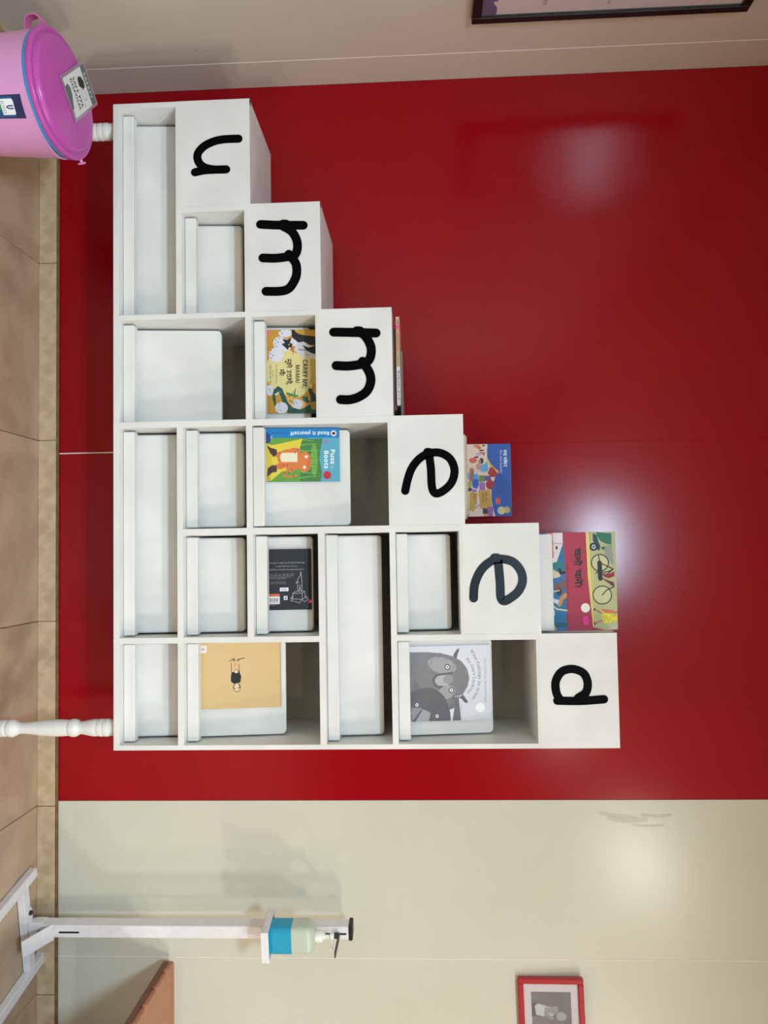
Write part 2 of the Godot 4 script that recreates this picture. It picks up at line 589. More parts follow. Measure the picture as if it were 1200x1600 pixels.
func ceiling_lights() -> void:
	# square panel lights in two rows; the rear row is added for frontal fill
	var rim := mat(rgb(235, 235, 235), 0.4)
	var cool := Color(0.79, 0.905, 1.0)
	var warm := Color(1.0, 0.975, 0.935)
	for p in [[0.0, 3.6, 12.6, 0.50, cool], [2.03, 2.75, 3.4, 0.34, warm], [3.65, 2.75, 5.8, 0.34, warm], [5.27, 2.75, 6.2, 0.34, warm], [1.8, 5.8, 3.4, 0.34, warm], [4.6, 5.8, 3.4, 0.34, warm]]:
		var o := base("ceiling_light", Vector3(p[0], CEIL, p[1]))
		tag(o, "square white panel light set flush in the ceiling", "ceiling light", "ceiling panel lights")
		var w: float = p[3]
		var glow := mat(rgb(250, 250, 245), 0.5)
		glow.emission_enabled = true
		glow.emission = p[4]
		glow.emission_energy_multiplier = 1.6
		var f := mb()
		for s in [-1.0, 1.0]:
			cbox(f, Vector3(s * (w / 2 + 0.02), -0.008, 0), Vector3(0.03, 0.016, w + 0.07), 0.003)
			cbox(f, Vector3(0, -0.008, s * (w / 2 + 0.02)), Vector3(w + 0.01, 0.016, 0.03), 0.003)
		obj("frame", f, rim, o)
		obj("diffuser", cbox(mb(), Vector3(0, -0.006, 0), Vector3(w + 0.01, 0.01, w + 0.01), 0.001), glow, o)
		var l := AreaLight3D.new()
		l.name = "light"
		l.area_size = Vector2(w, w)
		l.light_energy = p[2]
		l.light_color = p[4]
		l.shadow_enabled = true
		l.area_range = 14.0
		l.area_attenuation = 2.0
		l.rotation_degrees.x = -90.0
		l.position.y = -0.02
		o.add_child(l)

const LEFT := -1.5209
const RIGHT := 8.0
const FRONT := 7.0

func room() -> void:
	# floor: large square tiles on a screed
	var fl := base("floor")
	structure(fl)
	obj("screed", span(mb(), Vector3(LEFT - 0.15, -0.12, -0.15), Vector3(RIGHT + 0.15, -0.008, FRONT + 0.15), 0.002), M.grout, fl)
	var xs := [LEFT]
	for k in 17:
		var x := -0.9535 + 0.5843 * (k - 1)
		if x > LEFT + 0.05 and x < RIGHT - 0.05:
			xs.append(x)
	xs.append(RIGHT)
	var zs := [0.0]
	for k in 12:
		zs.append(minf(0.45 + 0.5843 * k, FRONT))
	for i in xs.size() - 1:
		for j in zs.size() - 1:
			if zs[j + 1] - zs[j] < 0.01:
				continue
			obj("tile", span(mb(), Vector3(xs[i] + 0.001, -0.012, zs[j] + 0.001), Vector3(xs[i + 1] - 0.001, 0, zs[j + 1] - 0.001), 0.0012), M.tile if (i * 7 + j * 3) % 2 == 0 else M.tile2, fl)
	# skirting tiles along the back wall
	var sk := base("baseboard_back")
	structure(sk)
	for i in xs.size() - 1:
		obj("tile", span(mb(), Vector3(xs[i] + 0.001, 0.0, 0.0), Vector3(xs[i + 1] - 0.001, 0.0575, 0.013), 0.0015), M.skirting, sk)
	obj("joint", span(mb(), Vector3(LEFT, 0.0, 0.0), Vector3(RIGHT, 0.0650, 0.0105), 0.002), M.mortar, sk)

	# back wall: laminate panels with narrow joints
	var wb := base("wall_back")
	structure(wb)
	obj("core", span(mb(), Vector3(LEFT - 0.15, -0.12, -0.15), Vector3(RIGHT + 0.15, CEIL + 0.1, -0.004), 0.001), M.grout, wb)
	for p in [[LEFT, -0.3275, "red"], [-0.3255, 0.7860, "red"], [0.7872, 1.2690, "cream"], [1.2712, 2.49, "cream"], [2.492, RIGHT, "cream"]]:
		obj("panel", span(mb(), Vector3(p[0], 0.0, -0.006), Vector3(p[1], CEIL, 0.0), 0.0006), M[p[2]], wb)
	obj("sealant_or_glint", span(mb(), Vector3(-0.3285, 0.064, -0.002), Vector3(-0.3245, 0.40, 0.0008), 0.0006), M.seal_or_glint, wb)  # pale colour stands in for light reflected along the lower seam
	obj("sealant_or_glint", span(mb(), Vector3(-0.3278, 0.40, -0.006), Vector3(-0.3252, CEIL, -0.0006), 0.0004), M.red, wb)
	obj("sealant_or_glint", span(mb(), Vector3(1.2690, 0.064, -0.002), Vector3(1.2714, CEIL, 0.0005), 0.0004), M.seal_or_glint, wb)

	var smear := mat(Color(0.50, 0.43, 0.32, 0.11), 0.7)
	smear.transparency = BaseMaterial3D.TRANSPARENCY_ALPHA
	for k in [[0.826, 1.775, 0.836, 1.83, 0.838, 1.88, 0.012], [0.842, 1.80, 0.850, 1.85, 0.846, 1.91, 0.014], [0.832, 1.90, 0.836, 1.95, 0.832, 1.985, 0.010], [0.862, 1.87, 0.866, 1.92, 0.862, 1.96, 0.007]]:
		obj("stain", stroke(mb(), k.slice(0, 6), k[6], 0.0, 0.0003), smear, wb)

	var wl := base("wall_left")
	structure(wl)
	obj("core", span(mb(), Vector3(LEFT - 0.15, -0.12, 0.0), Vector3(LEFT - 0.004, CEIL + 0.1, FRONT + 0.15), 0.001), M.grout, wl)
	for p in [[0.0, 0.1335], [0.1365, 1.355], [1.357, 2.575], [2.577, 3.795], [3.797, 5.015], [5.017, 6.235], [6.237, FRONT]]:
		obj("panel", span(mb(), Vector3(LEFT - 0.006, 0.0, p[0]), Vector3(LEFT, CEIL, p[1]), 0.0006), M.side_wall, wl)
	obj("sealant_or_glint", span(mb(), Vector3(LEFT - 0.003, 0.064, 0.1333), Vector3(LEFT + 0.0008, CEIL, 0.1367), 0.0006), M.seal_or_glint, wl)
	var sl := base("baseboard_left")
	structure(sl)
	for k in 12:
		var z := 0.013 if k == 0 else 0.45 + 0.5843 * (k - 1)
		var z1 := minf(0.45 + 0.5843 * k, FRONT)
		obj("tile", span(mb(), Vector3(LEFT, 0.0, z + 0.001), Vector3(LEFT + 0.013, 0.0645, z1 - 0.001), 0.0015), M.skirting, sl)
	structure(obj("wall_right", span(mb(), Vector3(RIGHT, -0.12, -0.15), Vector3(RIGHT + 0.15, CEIL + 0.1, FRONT + 0.15), 0.001), M.far_wall))
	structure(obj("wall_front", span(mb(), Vector3(LEFT - 0.15, -0.12, FRONT), Vector3(RIGHT + 0.15, CEIL + 0.1, FRONT + 0.15), 0.001), M.far_wall))
	structure(obj("ceiling", span(mb(), Vector3(LEFT - 0.15, CEIL, -0.15), Vector3(RIGHT + 0.15, CEIL + 0.15, FRONT + 0.15), 0.001), M.ceiling))

# ------------------------------------------------------------------ the stepped shelf
const ZF := 0.3293          # front of the shelf
const ZB := 0.004           # its back, close to the wall
# upright boards: [left, right]; level boards: [bottom, top]
const UP := [[-1.2922, -1.2767], [-0.9850, -0.9680], [-0.6755, -0.6600], [-0.3695, -0.3510], [-0.0645, -0.0455], [0.2375, 0.2540], [0.5337, 0.5472]]
const LV := [[0.3716, 0.3885], [0.5530, 0.5700], [0.7498, 0.7680], [0.9490, 0.9668], [1.1476, 1.1645], [1.3396, 1.3572], [1.5425, 1.5585], [1.7432, 1.7607]]

func shelf() -> void:
	var o := base("stepped_bookshelf", Vector3.ZERO)
	tag(o, "white stepped wooden bookshelf whose rising blocks carry black lowercase letters", "bookshelf")
	# level boards: [level, first upright, last upright]
	for b in [[0, 0, 6], [1, 0, 2], [1, 3, 6], [2, 0, 5], [3, 1, 3], [3, 4, 6], [4, 2, 6], [5, 3, 5], [6, 4, 6], [7, 5, 6]]:
		var lo := Vector3(UP[b[1]][1] - 0.001, LV[b[0]][0], ZB)
		var hi := Vector3(UP[b[2]][0] + 0.001, LV[b[0]][1] - 0.0002, ZF - 0.0004)
		obj("shelf_board", span(mb(), lo, hi, 0.0008), M.white, o)
	# upright boards: [upright, from level, to level]
	for u in [[0, 0, 2], [1, 1, 3], [2, 0, 4], [3, 0, 5], [4, 1, 6], [5, 0, 4], [5, 4, 7], [6, 0, 7]]:
		var lo := Vector3(UP[u[0]][0], LV[u[1]][0], ZB)
		var hi := Vector3(UP[u[0]][1], LV[u[2]][1], ZF)
		if u[0] == 5 and u[1] == 0:
			hi.y = LV[3][0] + 0.002
		obj("upright_board", span(mb(), lo, hi, 0.0008), M.white, o)
	# thin back boards, one per column
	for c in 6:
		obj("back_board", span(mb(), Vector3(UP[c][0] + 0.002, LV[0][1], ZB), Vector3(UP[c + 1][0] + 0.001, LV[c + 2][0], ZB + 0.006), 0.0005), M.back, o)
	# closed blocks with the letters: [column, lower level]
	var faces := [[0, 1], [1, 2], [2, 3], [3, 4], [4, 5], [5, 6]]
	var strokes := [
		[[-1.175, 0.736, -1.175, 0.694, -1.169, 0.662, -1.155, 0.634, -1.134, 0.618, -1.111, 0.621, -1.095, 0.638, -1.088, 0.666, -1.087, 0.700], [-1.082, 0.610, -1.087, 0.642, -1.087, 0.700]],
		[[-0.924, 0.797, -0.920, 0.847, -0.917, 0.919], [-0.923, 0.861, -0.922, 0.871], [-0.917, 0.860, -0.900, 0.886, -0.874, 0.900, -0.848, 0.901, -0.831, 0.892, -0.828, 0.872], [-0.827, 0.803, -0.825, 0.842, -0.829, 0.881], [-0.835, 0.877, -0.809, 0.896, -0.782, 0.899, -0.761, 0.893, -0.737, 0.876, -0.730, 0.850, -0.731, 0.811]],
		[[-0.609, 1.001, -0.607, 1.046, -0.603, 1.120], [-0.611, 1.066, -0.610, 1.076], [-0.610, 1.065, -0.597, 1.088, -0.568, 1.104, -0.543, 1.105, -0.524, 1.096, -0.517, 1.074], [-0.514, 1.007, -0.512, 1.044, -0.517, 1.087], [-0.524, 1.081, -0.491, 1.100, -0.465, 1.103, -0.440, 1.092, -0.424, 1.069, -0.417, 1.043, -0.418, 1.018]],
		[[-0.159, 1.194, -0.189, 1.201, -0.221, 1.213, -0.247, 1.234, -0.261, 1.260, -0.263, 1.290, -0.247, 1.318, -0.216, 1.331, -0.183, 1.324, -0.160, 1.303, -0.150, 1.279, -0.168, 1.268, -0.220, 1.266, -0.263, 1.261], [-0.266, 1.257, -0.265, 1.264]],
		[[0.139, 1.376, 0.105, 1.379, 0.074, 1.391, 0.051, 1.409, 0.035, 1.435, 0.034, 1.461, 0.043, 1.487, 0.067, 1.506, 0.096, 1.510, 0.122, 1.498, 0.139, 1.478, 0.148, 1.459, 0.137, 1.450, 0.097, 1.449, 0.038, 1.445], [0.030, 1.435, 0.030, 1.443]],
		[[0.409, 1.667, 0.389, 1.677, 0.366, 1.678, 0.344, 1.666, 0.334, 1.637, 0.342, 1.609, 0.368, 1.593, 0.397, 1.594, 0.414, 1.602], [0.419, 1.596, 0.420, 1.658, 0.416, 1.721], [0.412, 1.652, 0.400, 1.672]],
	]
	var widths := [0.0235, 0.0250, 0.0255, 0.0225, 0.0240, 0.0225]
	for k in 6:
		var c: int = faces[k][0]
		var l: int = faces[k][1]
		var f := obj("front_panel", span(mb(), Vector3(UP[c][0], LV[l][0] + 0.006, ZF - 0.018), Vector3(UP[c + 1][1] if c == 5 else UP[c + 1][0], LV[l + 1][1], ZF + 0.0004), 0.0004), M.white, o)
		var st := mb()
		var lift := 0.0012
		for s in strokes[k]:
			stroke(st, s, widths[k], ZF - 0.0002, ZF + 0.0004 + lift)
			lift += 0.0002
		obj("letter", st, M.letter_blue if k == 4 else M.letter, f)
	# tilted display boards, each with a lip that holds the books: [left upright, right upright, lower level, upper level]
	for d in [[0, 2, 0, 1], [1, 2, 1, 2], [2, 3, 0, 2], [2, 3, 2, 3], [3, 5, 0, 1], [3, 4, 1, 2], [3, 4, 2, 4], [4, 5, 1, 2], [4, 5, 2, 3], [4, 6, 3, 4], [4, 5, 4, 5], [5, 6, 0, 1], [5, 6, 1, 3], [5, 6, 4, 6]]:
		var tall: bool = d[3] - d[2] == 2
		var xl: float = UP[d[0]][1]
		var xr: float = UP[d[1]][0]
		var yb: float = LV[d[2]][1]
		var yt: float = LV[d[3]][0]
		var w := xr - xl - 0.011
		var cx := (xl + xr) / 2.0 + 0.0005
		var h := 0.268 if tall else 0.154
		var deep := 0.0
		if d[0] == 2 and d[2] == 2:
			deep = 0.008
		if d[0] == 3 and d[2] == 2:
			deep = -0.027
		var t := Transform3D(Basis(Vector3.RIGHT, deg_to_rad(-7.0 if tall else -5.0)), Vector3(cx, yb + 0.001, ZF - 0.076 - deep))
		var st := mb()
		slab(st, w, h, 0.013 if tall else 0.011, -0.024, 0.0, 0.003 if tall else 0.008, t * Transform3D(Basis.IDENTITY, Vector3(0, h / 2, 0)), 0.003)
		var p := obj("display_board", st, M.board, o)
		var lip := mb()
		slab(lip, w + 0.003, 0.0325, 0.004, ZF - 0.0600 - minf(deep, 0.0), ZF - 0.0285 - minf(deep, 0.0), 0.004, Transform3D(Basis.IDENTITY, Vector3(cx, yb + 0.0165, 0)))
		obj("lip", lip, M.scuff, p)
	# turned front legs
	for x in [-1.2335, 0.4930]:
		var st := mb()
		lathe(st, leg_profile(), Transform3D(Basis.IDENTITY, Vector3(x, 0, 0.288)), 36)
		obj("leg", st, M.white, o)

func leg_profile() -> Array:
	var p := [Vector2(0, 0)]
	p.append_array(smooth(v2([0.017, 0.0, 0.0195, 0.006, 0.018, 0.018, 0.0225, 0.026, 0.0245, 0.034])))
	p.append_array(smooth(v2([0.0215, 0.0345, 0.0238, 0.039, 0.0240, 0.045, 0.0228, 0.0485])))
	p.append(Vector2(0.0205, 0.0495))
	p.append_array(smooth(v2([0.0225, 0.0505, 0.0245, 0.056, 0.0250, 0.064, 0.0238, 0.0700, 0.0200, 0.0780, 0.0165, 0.0860, 0.0157, 0.0960, 0.0168, 0.1120, 0.0195, 0.1350, 0.0222, 0.1580, 0.0236, 0.1850, 0.0237, 0.2050, 0.0222, 0.2260])))
	p.append(Vector2(0.0200, 0.2275))
	p.append_array(smooth(v2([0.0215, 0.2285, 0.0244, 0.2350, 0.0252, 0.2430, 0.0238, 0.2510, 0.0188, 0.2590, 0.0178, 0.2660, 0.0195, 0.2760, 0.0226, 0.2900, 0.0242, 0.3020, 0.0236, 0.3110])))
	p.append(Vector2(0.0215, 0.3122))
	p.append_array(smooth(v2([0.0232, 0.3132, 0.0244, 0.3180, 0.0246, 0.3250, 0.0240, 0.3280])))
	p.append(Vector2(0.0222, 0.3290))
	p.append_array(smooth(v2([0.0238, 0.3300, 0.0248, 0.3360, 0.0244, 0.3430, 0.0232, 0.3470])))
	p.append(Vector2(0.0225, 0.3485))
	p.append(Vector2(0.0225, 0.3717))
	p.append(Vector2(0, 0.3717))
	return p

# ------------------------------------------------------------------ books
# A book stands on its lower edge: at is the middle of that edge at the back; it leans back by lean degrees.
func book(label: String, w: float, h: float, thick: float, cover: Material, edge: Color, at: Vector3, lean: float, yaw := 0.0) -> Node3D:
	var o := base("picture_book", at)
	tag(o, label, "book")
	o.rotation = Vector3(deg_to_rad(-lean), deg_to_rad(yaw), 0)
	var st := mb()
	var z1 := thick
	var z0 := thick - 0.0018
	# printed front of the cover board, with its own u and v
	var rim := round_rect(w, h, 0.003, 3)
	var n := rim.size()
	for i in range(1, n - 1):
		for k in [0, i + 1, i]:
			st.set_normal(Vector3.BACK)
			st.set_uv(Vector2(rim[k].x / w + 0.5, 0.5 - rim[k].y / h))
			st.add_vertex(Vector3(rim[k].x, rim[k].y + h / 2, z1))
	for i in n:
		var j := (i + 1) % n
		var nn := (rim[i] + rim[j]).normalized()
		var a := Vector3(rim[i].x, rim[i].y + h / 2, z1)
		var b := Vector3(rim[j].x, rim[j].y + h / 2, z1)
		var d := Vector3(0, 0, z0 - z1)
		for q in [[a, b, b + d], [a, b + d, a + d]]:
			var pts: Array = q
			if (pts[1] - pts[0]).cross(pts[2] - pts[0]).dot(Vector3(nn.x, nn.y, 0)) > 0.0:
				pts = [q[0], q[2], q[1]]
			for p in pts:
				st.set_normal(Vector3(nn.x, nn.y, 0))
				st.set_uv(Vector2(p.x / w + 0.5, 0.5 - (p.y - h / 2) / h))
				st.add_vertex(p)
	obj("front_cover", st, cover, o)
	var em := mat(edge, 0.5)
	obj("page_block", cbox(mb(), Vector3(0.0005, h / 2, thick / 2), Vector3(w - 0.005, h - 0.005, thick - 0.0032), 0.0004), M.paper, o)
	obj("back_cover", cbox(mb(), Vector3(0, h / 2, 0.0008), Vector3(w, h, 0.0016), 0.0004), em, o)
	obj("spine", cbox(mb(), Vector3(-w / 2 + 0.0005, h / 2, thick / 2), Vector3(0.0018, h, thick - 0.001), 0.0006), em, o)
	return o

func books() -> void:
	var lip_back := ZF - 0.0605
	# in the tilted trays
	book("mustard picture book with black and white bird and green tail on cover", 0.2454, 0.1745, 0.006, cover_carry(), rgb(196, 142, 50), Vector3(-0.5205, LV[2][1] + 0.001, lip_back - 0.021), 4.6)
	book("blue and green early reader with orange striped animal and red dot", 0.1535, 0.2385, 0.006, cover_reader(), rgb(20, 120, 180), Vector3(-0.2722, LV[2][1] + 0.001, lip_back + 0.0165), 7.2)
	book("black book turned on its side showing barcode and white line drawing", 0.1735, 0.150, 0.007, cover_black(), rgb(24, 28, 34), Vector3(0.0835, LV[2][1] + 0.001, lip_back - 0.013), 5.5)
	book("plain tan book lying on its side with tiny dark-shirted figure", 0.1870, 0.2550, 0.006, cover_tan(), rgb(214, 184, 130), Vector3(0.3565, LV[1][1] + 0.001, lip_back - 0.012), 7.5)
	book("pale picture book with two big grey furry animals on cover", 0.2105, 0.2610, 0.009, cover_grey(), rgb(226, 226, 230), Vector3(0.3835, LV[4][1] + 0.001, lip_back - 0.0145), 7.0)
	# standing on the steps against the wall
	book("blue picture book of colourful patchwork standing on the fourth step", 0.2195, 0.1530, 0.005, cover_patchwork(), rgb(50, 90, 170), Vector3(-0.2025, LV[5][1] + 0.001, 0.112), 3.0)
	book("crimson picture book with vehicles and bicycle standing on the fifth step", 0.2735, 0.2215, 0.007, cover_road(), rgb(160, 40, 66), Vector3(0.0998, LV[6][1] + 0.001, 0.262), 2.5)

	# a plain white board in front of the crimson book
	var wb := obj("display_block", cbox(mb(), Vector3(0.0998, LV[6][1] + 0.0195, 0.300), Vector3(0.266, 0.037, 0.02), 0.0015), M.card)
	tag(wb, "low white board standing before the crimson book on the fifth step", "board")

	# flat books on the third step: brown, pale with a printed spine, worn grey
	flat_book("brown_book", "thin brown book lying lowest in the pile on the third step", Vector3(-0.513, LV[4][1], 0.175), Vector3(0.236, 0.0085, 0.17), rgb(112, 72, 66), rgb(150, 120, 104), -1.0)
	var b := flat_book("spine_book", "tan and white spined book lying across the pile on the third step", Vector3(-0.536, LV[4][1] + 0.0092, 0.18), Vector3(0.256, 0.0105, 0.185), rgb(204, 158, 116), rgb(214, 205, 190), 0.0)
	var sp := Sheet.new(0, 50, 0, 1220, 488, rgb(204, 158, 116))
	sp.rect(0, 0, 50, 100, rgb(214, 190, 160))
	sp.text("1120", Vector2(10, 30), 68, 30, rgb(60, 50, 44), 0.0, "Droid Sans Bold")
	sp.rect(0, 112, 50, 172, rgb(240, 96, 150))
	sp.small_print(Vector2(16, 230), 250, 18, rgb(150, 100, 70), 0.0, 4)
	sp.rect(0, 500, 50, 700, rgb(196, 178, 128))
	sp.small_print(Vector2(16, 520), 160, 18, rgb(120, 96, 60), 0.0, 5)
	sp.rect(0, 690, 50, 1220, rgb(226, 224, 226))
	sp.small_print(Vector2(15, 740), 400, 22, rgb(60, 66, 72), 0.0, 6)
	var q := mb()
	var x0 := -0.128
	var x1 := 0.128
	for p in [[x0, 0.0], [x1, 1.0], [x1, 0.0], [x0, 0.0], [x0, 1.0], [x1, 1.0]]:
		q.set_normal(Vector3.BACK)
		q.set_uv(Vector2((p[0] - x0) / (x1 - x0), 1.0 - p[1]))
		q.add_vertex(Vector3(p[0], 0.0003 + p[1] * 0.0099, 0.0933))
	var pl := obj("spine_print", q, sp.material(), b)
	pl.set_meta("label", "printed spine with pink sticker")
	flat_book("worn_book", "worn grey booklet with bent cover lying topmost on the third step", Vector3(-0.476, LV[4][1] + 0.0202, 0.18), Vector3(0.19, 0.0065, 0.16), rgb(128, 112, 106), rgb(176, 160, 150), 3.0)
	# two floppy booklets lying on the fourth step in front of the blue book
	flat_book("cream_booklet", "cream booklet lying flat lower on the fourth step", Vector3(-0.2, LV[5][1], 0.215), Vector3(0.236, 0.006, 0.17), rgb(206, 196, 174), rgb(198, 186, 160), 1.5)
	flat_book("tan_booklet", "tan booklet lying on the cream one on the fourth step", Vector3(-0.197, LV[5][1] + 0.0065, 0.21), Vector3(0.228, 0.005, 0.165), rgb(186, 170, 142), rgb(190, 176, 150), -2.0)
	flat_book("grey_leaflet", "thin grey leaflet lying flat on the topmost step", Vector3(0.448, LV[7][1], 0.22), Vector3(0.05, 0.003, 0.12), rgb(150, 140, 130), rgb(170, 160, 150), 4.0)

func flat_book(called: String, label: String, at: Vector3, size: Vector3, c: Color, pages: Color, turn: float) -> Node3D:
	var o := base(called, at, deg_to_rad(turn))
	tag(o, label, "book")
	var m := mat(c, 0.5)
	var t := minf(0.0012, size.y * 0.25)
	obj("back_cover", cbox(mb(), Vector3(0, t / 2, 0), Vector3(size.x, t, size.z), 0.0003), m, o)
	obj("page_block", cbox(mb(), Vector3(0, size.y / 2, -0.001), Vector3(size.x - 0.004, size.y - 2 * t + 0.0002, size.z - 0.004), 0.0003), mat(pages, 0.85), o)
	# upper cover, a little bowed as paper covers are
	var path := []
	for k in 9:
		var u := k / 8.0
		path.append(Vector2((u - 0.5) * size.x, size.y - t / 2 + 0.0022 * pow(u, 3.0)))
	obj("front_cover", strap(mb(), path, size.z, t), m, o)
	obj("spine", cbox(mb(), Vector3(0, size.y / 2, size.z / 2), Vector3(size.x, size.y - 0.0002, 0.0012), 0.0003), m, o)
	return o

func cover_carry() -> Material:
	var s := Sheet.new(30, 900, 225, 1445, 560, rgb(204, 150, 48))
	var pale := rgb(228, 214, 146)
	var cloud := rgb(222, 222, 234)
	var ink := rgb(24, 24, 30)
	s.poly([140, 760, 200, 640, 420, 480, 560, 560, 720, 620, 870, 660, 890, 900, 790, 1100, 620, 1220, 400, 1170, 240, 1070, 160, 960], pale)
	s.ell(820, 840, 90, 190, rgb(205, 178, 84))
	s.poly([140, 760, 200, 640, 420, 480, 560, 560, 720, 620, 790, 660, 800, 900, 760, 1100, 620, 1220, 400, 1170, 240, 1070, 160, 960], pale)
	for i in 14:
		s.line([60 + (i * 37) % 200, 260 + (i * 53) % 200, 80 + (i * 37) % 200, 300 + (i * 53) % 200], 7, rgb(226, 182, 80))
	s.ell(435, 275, 98, 62, cloud)
	s.ell(350, 420, 92, 95, cloud)
	s.ell(300, 592, 106, 106, cloud)
	s.ell(570, 400, 58, 68, cloud)
	s.ell(440, 450, 80, 90, cloud)
	for p in [[365, 240], [385, 275], [300, 375], [290, 430], [310, 470], [330, 405], [225, 525], [215, 575], [232, 640], [255, 600], [555, 355], [575, 365], [345, 350]]:
		s.ell(p[0], p[1], 7, 9, ink)
	s.poly([600, 420, 700, 400, 800, 470, 900, 590, 900, 655, 740, 650, 640, 600, 560, 530], rgb(214, 212, 214))
	for i in 70:
		var a := fmod(i * 0.618, 1.0)
		var b := fmod(i * 0.377, 1.0)
		s.ell(620 + a * 150, 450 + b * 80 + a * 90, 3, 4, rgb(120, 116, 120))
	s.poly([525, 225, 570, 225, 630, 290, 900, 330, 900, 590, 820, 575, 740, 530, 680, 455, 770, 480, 860, 462, 760, 440, 700, 400, 620, 412, 530, 330], ink)
	s.poly([560, 225, 600, 270, 690, 305, 900, 330, 900, 225], rgb(214, 160, 56))
	s.poly([690, 404, 740, 420, 790, 466, 860, 462, 770, 488, 720, 470], rgb(228, 226, 230))
	s.poly([390, 362, 470, 372, 520, 345, 500, 420, 542, 432, 522, 480, 548, 502, 490, 478, 470, 522, 430, 482, 378, 432, 430, 420], ink)
	s.ell(487, 445, 8, 8, rgb(240, 240, 240))
	s.line([528, 505, 548, 550, 534, 600], 20, rgb(172, 110, 60), 4)
	s.text("CARRY ME,", Vector2(683, 668), 418, 68, ink, -0.02, "Droid Sans Bold")
	s.text("MAMA!", Vector2(580, 742), 262, 58, ink, -0.02, "Droid Sans Bold")
	write_hindi(s, ["mu", "jhe", " ", "u", "tha", "ao", ","], Vector2(512, 655), 380, 62, 11, ink)
	write_hindi(s, ["maan", "!"], Vector2(405, 805), 96, 56, 11, ink)
	s.small_print(Vector2(292, 735), 268, 17, rgb(90, 74, 40), 0.0, 21)
	s.small_print(Vector2(244, 820), 95, 15, rgb(120, 100, 60), 0.0, 22)
	s.small_print(Vector2(206, 735), 285, 17, rgb(90, 74, 40), 0.0, 23)
	var green := rgb(24, 84, 68)
	s.ell(205, 1108, 50, 80, cloud)
	s.poly([420, 1100, 520, 1210, 760, 1290, 700, 1400, 480, 1330], rgb(232, 176, 92))
	s.ell(600, 1316, 74, 74, cloud)
	s.poly([270, 1340, 240, 1230, 255, 1110, 320, 1045, 385, 1090, 425, 1200, 450, 1270, 520, 1360, 640, 1395, 760, 1330, 900, 1260, 900, 1445, 460, 1445, 400, 1330, 355, 1190, 318, 1120, 285, 1200, 292, 1345], green)
	for i in 7:
		s.poly([268 + i * 14, 1170 - i * 8, 300 + i * 8, 1150 - i * 4, 292 + i * 12, 1190 - i * 6], cloud)
	s.ell(370, 1366, 92, 84, cloud)
	for p in [[340, 1310], [330, 1350], [310, 1390], [350, 1400], [200, 1100], [215, 1130], [575, 1280], [590, 1300]]:
		s.ell(p[0], p[1], 8, 8, rgb(120, 120, 124))
	s.line([460, 1160, 500, 1170, 560, 1195, 610, 1195], 34, rgb(60, 132, 60), 20)
	s.line([560, 1185, 560, 1140, 575, 1090], 26, rgb(60, 132, 60), 10)
	s.line([480, 1200, 530, 1170, 540, 1130], 18, rgb(60, 132, 60), 6)
	s.line([490, 1260, 540, 1290, 560, 1330], 16, rgb(60, 132, 60), 6)
	s.poly([665, 1215, 700, 1190, 720, 1215, 745, 1190, 750, 1240, 790, 1290, 740, 1300, 690, 1270], rgb(28, 98, 82))
	s.poly([755, 1110, 775, 1070, 800, 1095, 832, 1090, 815, 1120, 880, 1200, 900, 1300, 800, 1300, 780, 1170], rgb(24, 70, 62))
	s.ell(842, 1340, 52, 62, rgb(168, 146, 62))
	s.rect(100, 232, 205, 302, rgb(246, 116, 160))
	return s.material()

